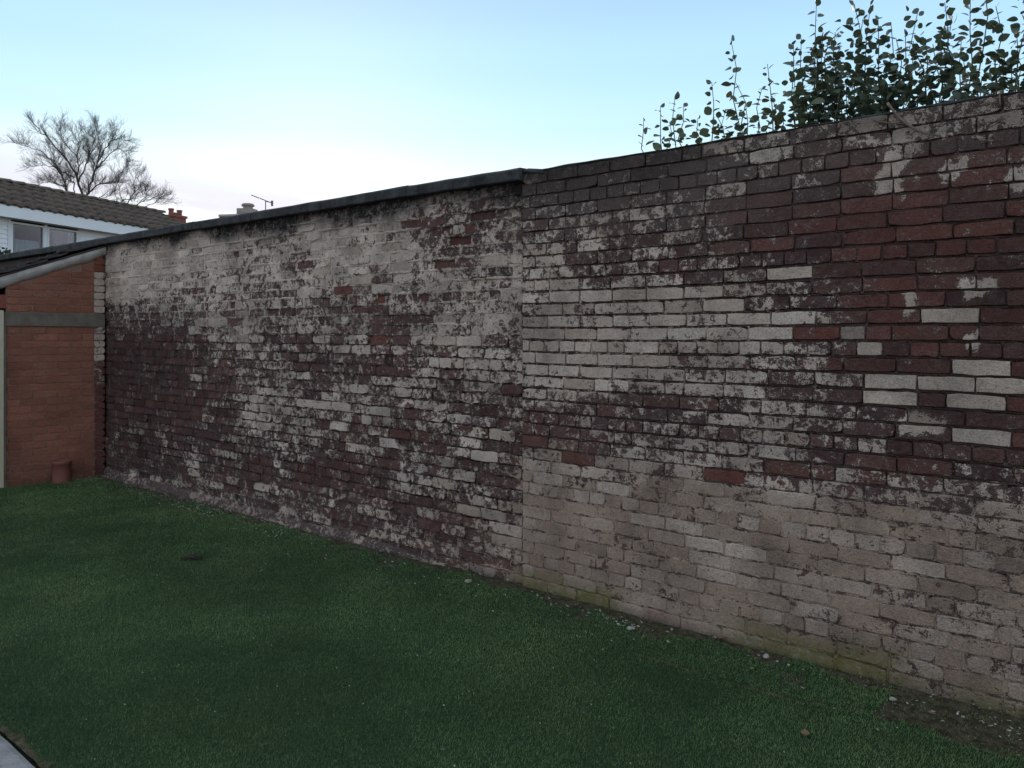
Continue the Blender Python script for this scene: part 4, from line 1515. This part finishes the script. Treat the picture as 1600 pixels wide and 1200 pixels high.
# ------------------------------------------------------------------ shrubs behind the right length of wall
def leaf_mesh(kind, mat):
    mb = MB()
    V, Fc = [], []
    n = 6
    for i in range(n + 1):
        t = i / n
        w = 0.40 * math.sin(math.pi * min(1, t * 0.96 + 0.02)) ** 0.72 * (1.12 - 0.35 * t)
        bend = -0.30 * t * t if kind else -0.12 * t * t
        V += [(-w, t, bend + 0.16 * w), (0, t, bend), (w, t, bend + 0.16 * w)]
    for i in range(n):
        a = i * 3
        Fc += [(a, a + 1, a + 4, a + 3), (a + 1, a + 2, a + 5, a + 4)]
    mb.add(V, Fc)
    return mb.mesh('leaf', mat, True)
LEAF = [leaf_mesh(0, M['leaf']), leaf_mesh(1, M['leaf'])]
OLD = [leaf_mesh(0, M['oldleaf']), leaf_mesh(1, M['oldleaf'])]
def leaf_matrix(p, direction, size, r):
    y = direction.normalized()
    zt = Vector((r.gauss(0, .9), r.gauss(0, .9), 1))
    x = y.cross(zt)
    if x.length < 1e-4:
        x = Vector((1, 0, 0))
    x.normalize()
    z = x.cross(y)
    return Matrix(((x.x * size, y.x * size, z.x * size, p.x), (x.y * size, y.y * size, z.y * size, p.y), (x.z * size, y.z * size, z.z * size, p.z), (0, 0, 0, 1)))
def shrub(stems, label, seed, budget=300):
    """stems: (px at wall top, px top, py top, metres behind the wall face, leafiness)"""
    r = random.Random(seed)
    first = stems[len(stems) // 2]
    gx = s_of(first[0])
    root = empty('shrub', (gx, 0.75, 0))
    tag(root, label, 'shrub')
    O = Vector((gx, 0.75, 0))
    extra = MB()
    every = []
    for (bx, tx, ty, off, dens) in stems:
        s = s_of(bx)
        dist = depth_of(s) * 1.0
        # where the photo ray of the tip meets the plane 'off' behind the wall
        k = (tx - CX) / F
        a, b = (off - CAM.y) * RY, (off - CAM.y) * RX
        t = (k * b - a) / (RX + k * RY)
        sx = CAM.x + t
        Zt = -t * RY + (off - CAM.y) * RX
        tip = Vector((sx, off, EYE + (HY - ty) / F * Zt))
        k = (bx - CX) / F
        t = (k * b - a) / (RX + k * RY)
        mid = Vector((CAM.x + t, off, 2.45))
        foot = Vector((gx + (mid.x - gx) * 0.55, 0.75 + (off - 0.75) * 0.5, -0.02))
        pts = [foot, foot.lerp(mid, 0.55) + Vector((r.gauss(0, .03), 0, 0)), mid]
        n = 5
        for i in range(1, n + 1):
            q = mid.lerp(tip, i / n)
            if i < n:
                q += Vector((r.gauss(0, .020), r.gauss(0, .020), 0))
            pts.append(q)
        m = MB()
        ln = len(pts)
        m.tube([p - O for p in pts], [0.008, 0.006, 0.0045] + [0.0042 - 0.0006 * i for i in range(n)], 5)
        st = m.build('stem', M['stem'], root, True)
        # leaves up the visible stem
        L = (tip - mid).length
        cnt = max(5, int(L / 0.0165 * dens))
        phi = r.uniform(0, 6.28)
        for i in range(cnt):
            f = (i + r.uniform(0.2, 0.8)) / cnt
            f = max(0.0, min(1, f))
            p = mid.lerp(tip, f)
            phi += 2.4 + r.gauss(0, .3)
            up = r.uniform(0.05, 0.8) if f < 0.93 else 1.1
            dv = Vector((math.cos(phi), math.sin(phi), up + r.gauss(0, 0.25) - (0.5 if r.random() < 0.25 else 0)))
            size = r.uniform(0.032, 0.066) * (1.0 if f < 0.85 else 0.75)
            if r.random() < 0.5 and dens > 1.0:                       # side shoots in the thicket
                p = p + Vector((r.gauss(0, .06), r.gauss(0, .06), r.gauss(0, .02)))
            mat = leaf_matrix(p + dv.normalized() * 0.008 - O, dv, size, r)
            every.append((st, mat, r.random() < 0.07, r.randint(0, 1), p.z))
    r.shuffle(every)
    every.sort(key=lambda e: e[4] < RTOP - 0.05)
    for i, (st, mat, old, kd, z) in enumerate(every):
        if i < budget:
            o = link('leaf', (OLD if old else LEAF)[kd], st)
            o.matrix_local = mat
        else:
            me = LEAF[kd]
            extra.add([mat @ v.co for v in me.vertices], [tuple(p.vertices) for p in me.polygons])
    if extra.v:
        o = extra.build('foliage', M['leaf'], root, True)
        o['kind'] = 'stuff'
rs_ = random.Random(77)
A = [(1010,1006,184,.45,.55),(1036,1032,165,.45,.6),(1062,1055,150,.5,.7),(1070,1068,165,.42,.8),(1112,1112,128,.5,.7),(1130,1134,170,.45,.8),
     (1150,1142,62,.5,.55),(1160,1150,130,.48,.8),(1185,1190,140,.5,.8),(1210,1199,100,.5,.6),(1215,1206,150,.45,.8),(1172,1165,165,.4,.9),(1095,1090,185,.42,.9),(1222,1216,170,.42,1.0),
     (1050,1046,190,.42,.8),(1140,1120,180,.42,.9)]
shrub(A, 'sparse leafy shoots at the thin end of the shrubs behind the wall', 41)
Bs = [(1250,1240,70,.5,.9),(1262,1252,60,.5,.9),(1275,1276,-4,.5,.7),(1290,1286,50,.5,1.0),(1312,1305,50,.55,1.2),(1330,1335,8,.5,1.0),(1345,1360,8,.52,1.1),(1352,1348,30,.6,1.2),(1372,1372,30,.5,1.1)]
for i in range(22):
    x = 1240 + 150 * (i + rs_.random()) / 22
    Bs.append((x, x + rs_.uniform(-9, 9), rs_.uniform(60, 150) + (40 if x < 1260 else 0), rs_.uniform(.4, .75), 1.35))
shrub(Bs, 'dense dark leafed shrub behind the wall between the sparse shoots and the tallest stems', 42)
Cs = [(1392,1392,35,.5,1.1),(1405,1400,60,.5,1.1),(1432,1434,18,.5,.8),(1448,1446,60,.5,1.0),(1478,1476,4,.5,.9),(1485,1488,25,.45,1.0),(1515,1516,0,.5,.9),(1538,1537,-30,.5,.9),(1560,1556,10,.5,1.0),(1592,1594,-20,.5,.9),(1620,1622,-40,.5,.9),(1660,1662,-30,.5,.9)]
for i in range(28):
    x = 1395 + 330 * (i + rs_.random()) / 28
    Cs.append((x, x + rs_.uniform(-9, 9), rs_.uniform(45, 130), rs_.uniform(.4, .75), 1.15))
shrub(Cs, 'tallest leafy shrub behind the wall, long upright stems above the dead vine', 43)

# far evergreen bush top beside the house, by the outhouse roof
def bush():
    r = random.Random(9)
    Z = 14.0
    c0 = P(-6, 392, Z)
    root = empty('bush', (c0.x, c0.y, 0))
    tag(root, 'small evergreen bush top showing over the outhouse roof', 'bush')
    mb = MB()
    mb.tube([(0, 0, -0.03), (0.03, 0, 1.2), (0, 0, c0.z - 0.2)], [0.06, 0.05, 0.02], 6)
    mb.build('trunk', M['bark'], root, True)
    mb = MB()
    for i in range(900):
        d = Vector((r.gauss(0, 1), r.gauss(0, 1), r.gauss(0, 1))).normalized() * r.uniform(.35, 1) ** .6
        p = Vector((d.x * 0.42, d.y * 0.42, c0.z - 0.55 + d.z * 0.62))
        m = leaf_matrix(p, Vector((d.x + r.gauss(0, .5), d.y + r.gauss(0, .5), d.z * .4 + r.gauss(0.3, .4))), r.uniform(.05, .09), r)
        mb.add([m @ v.co for v in LEAF[0].vertices], [tuple(q.vertices) for q in LEAF[0].polygons])
    mb.build('crown', M['bush'], root, True)
bush()

# ------------------------------------------------------------------ small things on the wall
def on_wall(px, py, out):
    s, z = W(px, py)
    return Vector((s, -0.014 - out, z))
mb = MB()
pts = [(1389,163),(1396,172),(1404,184),(1418,195),(1436,206),(1455,212),(1472,214)]
org = on_wall(1404, 184, 0)
mb.tube([on_wall(x, y, 0.012 + 0.006 * math.sin(i * 1.7)) - org for i, (x, y) in enumerate(pts)], [.006,.0065,.007,.0065,.006,.0045,.003], 6)
vroot = empty('dead_vine', org)
tag(vroot, 'thin dead vine stems hanging over the top of the painted wall', 'vine')
mb.build('stem', M['vine'], vroot, True)
for pts, r0 in (([(1362,187),(1375,192),(1395,194),(1420,195)], .0035), ([(1433,206),(1425,211),(1414,213)], .0025), ([(1508,162),(1509,172),(1508,182)], .003), ([(1563,150),(1564,165),(1560,172)], .003), ([(1553,212),(1546,219),(1540,225)], .003)):
    mb = MB()
    n = len(pts)
    mb.tube([on_wall(x, y, 0.010) - org for x, y in pts], [r0 * (1 - .5 * i / n) for i in range(n)], 5)
    mb.build('stem', M['vine'], vroot, True)
def torus(mb, R, r_, n=20, k=6):
    V, Fc = [], []
    for i in range(n):
        t = 2 * math.pi * i / n
        for j in range(k):
            q = 2 * math.pi * j / k
            V.append(((R + r_ * math.cos(q)) * math.cos(t), r_ * math.sin(q), (R + r_ * math.cos(q)) * math.sin(t)))
    for i in range(n):
        for j in range(k):
            a, b = i * k + j, i * k + (j + 1) % k
            c, d = ((i + 1) % n) * k + (j + 1) % k, ((i + 1) % n) * k + j
            Fc.append((a, b, c, d))
    mb.add(V, Fc)
mb = MB()
torus(mb, 0.007, 0.0018)
o = mb.build('metal_ring', M['twig'], None, True)
o.location = on_wall(1467, 912, 0.0045)
tag(o, 'tiny dark metal ring fixed low on the beige painted wall', 'ring')
mb = MB()
mb.box(-0.021, 0.021, -0.003, 0.004, -0.006, 0.006)
mb.box(-0.004, 0.004, -0.007, -0.0031, -0.004, 0.004)
o = mb.build('metal_bracket', M['metal'])
o.location = on_wall(1417, 566, 0.004)
tag(o, 'little flat grey metal bracket screwed to dark bare bricks', 'bracket')

# ------------------------------------------------------------------ litter on the turf
def flakes():
    r = random.Random(15)
    mb = MB()
    def flake(x, y, size):
        z = float(turf_z(np.array([x]), np.array([y]))[0]) + 0.016 + r.uniform(-.003, .006)
        n = r.choice((4, 5, 6))
        a0 = r.uniform(0, 6.28)
        tx, ty = r.gauss(0, .25), r.gauss(0, .25)
        V = []
        for zz in (0.0, 0.0025):
            for i in range(n):
                t = a0 + 2 * math.pi * i / n
                q = size * r.uniform(.5, 1)
                dx, dy = q * math.cos(t), 0.7 * q * math.sin(t)
                V.append((x + dx, y + dy, z + zz + tx * dx + ty * dy))
        Fc = [tuple(range(n - 1, -1, -1)), tuple(range(n, 2 * n))] + [(i, (i + 1) % n, n + (i + 1) % n, n + i) for i in range(n)]
        mb.add(V, Fc)
    for i in range(330):                                  # along the wall foot
        s = 9.0 * r.random() ** 1.7
        y = -0.05 - abs(r.gauss(0, 0.22))
        flake(s, y, r.uniform(0.003, 0.011))
    for (px, py, n, sp) in ((300, 797, 60, .16), (230, 775, 40, .18), (950, 975, 16, .10), (985, 988, 6, .05), (1500, 1120, 9, .12), (650, 870, 40, .2), (400, 825, 40, .2), (1560, 1150, 10, .1)):
        g = G(px, py)
        for i in range(n):
            flake(g.x + r.gauss(0, sp * 1.6), min(-0.04, g.y + r.gauss(0, sp * .5)), r.uniform(0.004, 0.013))
    for i in range(420):
        flake(r.uniform(0.3, 8.6), r.uniform(-2.6, -0.2), r.uniform(0.0018, 0.0055))
    o = mb.build('paint_flakes', M['flake'])
    tag(o, 'scattered pale paint flakes fallen from the wall onto the turf', 'debris')
    o['kind'] = 'stuff'
flakes()
def crumbs():
    r = random.Random(16)
    mb = MB()
    for i in range(900):
        x = r.uniform(0.05, 9.2)
        y = -0.03 - abs(r.gauss(0, 0.20))
        if r.random() < 0.25:
            y = r.uniform(-2.6, -0.1)
        z = float(turf_z(np.array([x]), np.array([y]))[0]) + 0.011 + r.uniform(0, .005)
        a, q = r.uniform(0, 6.28), r.uniform(0.003, 0.010)
        c_, s_ = math.cos(a) * q, math.sin(a) * q
        h = r.uniform(0.001, 0.005)
        mb.add([(x - c_, y - s_, z), (x + s_ * .5, y - c_ * .5, z + h), (x + c_, y + s_, z), (x - s_ * .5, y + c_ * .5, z - h), (x, y, z + 0.004)],
               [(0, 1, 4), (1, 2, 4), (2, 3, 4), (3, 0, 4), (3, 2, 1, 0)])
    o = mb.build('leaf_crumbs', mottled('leaf_crumb', (0.035, 0.026, 0.016), (0.12, 0.085, 0.05), 45, 0.95, 0.0))
    tag(o, 'brown crumbs of dead leaf and dirt strewn along the wall foot', 'debris')
    o['kind'] = 'stuff'
crumbs()
def dead_leaf(px, py, size, label, mat='deadleaf'):
    r = random.Random(int(px))
    g = G(px, py)
    z = float(turf_z(np.array([g.x]), np.array([g.y]))[0]) + 0.014
    mb = MB()
    V, Fc = [], []
    n = 7
    for i in range(n + 1):
        t = i / n
        w = 0.3 * math.sin(math.pi * (t * .96 + .02)) * (1 + .3 * r.random())
        c_ = 0.25 * (t - .5) ** 2
        V += [(-w * size, (t - .5) * size, (c_ + .18 * w + .05 * r.random()) * size), (0, (t - .5) * size, c_ * size), (w * size, (t - .5) * size, (c_ + .22 * w) * size)]
    for i in range(n):
        a = i * 3
        Fc += [(a, a + 1, a + 4, a + 3), (a + 1, a + 2, a + 5, a + 4)]
    mb.add(V, Fc)
    o = mb.build('fallen_leaf', M[mat], None, True)
    o.location = (g.x, g.y, z)
    o.rotation_euler = (0, 0, r.uniform(0, 6))
    tag(o, label, 'leaf')
dead_leaf(1258, 1158, 0.05, 'curled brown leaf lying alone out on the open green turf')
dead_leaf(1455, 1123, 0.035, 'pale tan leaf lying on the bare soil patch')
dead_leaf(1128, 1003, 0.06, 'brown leaf lying on turf right at the mossy wall foot')
def pebble(px, py, size, label, mat):
    r = random.Random(int(px * 3))
    g = G(px, py)
    z = float(turf_z(np.array([g.x]), np.array([g.y]))[0]) + 0.010
    mb = MB()
    V, Fc = [], []
    n, m = 9, 5
    for i in range(1, m):
        f = math.pi * i / m
        for j in range(n):
            t = 2 * math.pi * j / n
            k = size * (1 + .25 * nz(math.cos(t), math.sin(t), f + px))
            V.append((k * math.sin(f) * math.cos(t), .7 * k * math.sin(f) * math.sin(t), .5 * k * math.cos(f)))
    top, bot = len(V), len(V) + 1
    V += [(0, 0, .5 * size), (0, 0, -.5 * size)]
    for i in range(m - 2):
        for j in range(n):
            Fc.append((i * n + j, (i + 1) * n + j, (i + 1) * n + (j + 1) % n, i * n + (j + 1) % n))
    for j in range(n):
        Fc.append((top, j, (j + 1) % n))
        Fc.append((bot, (m - 2) * n + (j + 1) % n, (m - 2) * n + j))
    mb.add(V, Fc)
    o = mb.build('stone', M[mat], None, True)
    o.location = (g.x, g.y, z)
    o.rotation_euler = (0, 0, r.uniform(0, 6))
    tag(o, label, 'stone')
pebble(732, 915, 0.026, 'flat tan stone on the turf near the wall seam', 'stone')
pebble(1197, 1032, 0.020, 'white lump of mortar on turf by the mossy wall foot', 'flake')
pebble(985, 989, 0.022, 'grey white mortar lump beside a scatter of flakes', 'flake')
pebble(1395, 1100, 0.016, 'small pale stone at the torn edge of the turf', 'flake')
g = G(303, 877)
tw = empty('twig_scrap', (g.x, g.y, 0.03))
tag(tw, 'scrap of dark twigs lying on the open turf toward the outhouse', 'twig')
for i in range(5):
    r = random.Random(i)
    mb = MB()
    a = r.uniform(-.5, .5)
    d = Vector((math.cos(a + .6), math.sin(a + .6), 0)) * 0.07
    o_ = Vector((r.gauss(0, .015), r.gauss(0, .015), 0))
    mb.tube([o_ - d, o_ + Vector((0, 0, .006)), o_ + d * .9], [.006, .008, .003], 5)
    mb.build('twig', M['twig'], tw, True)
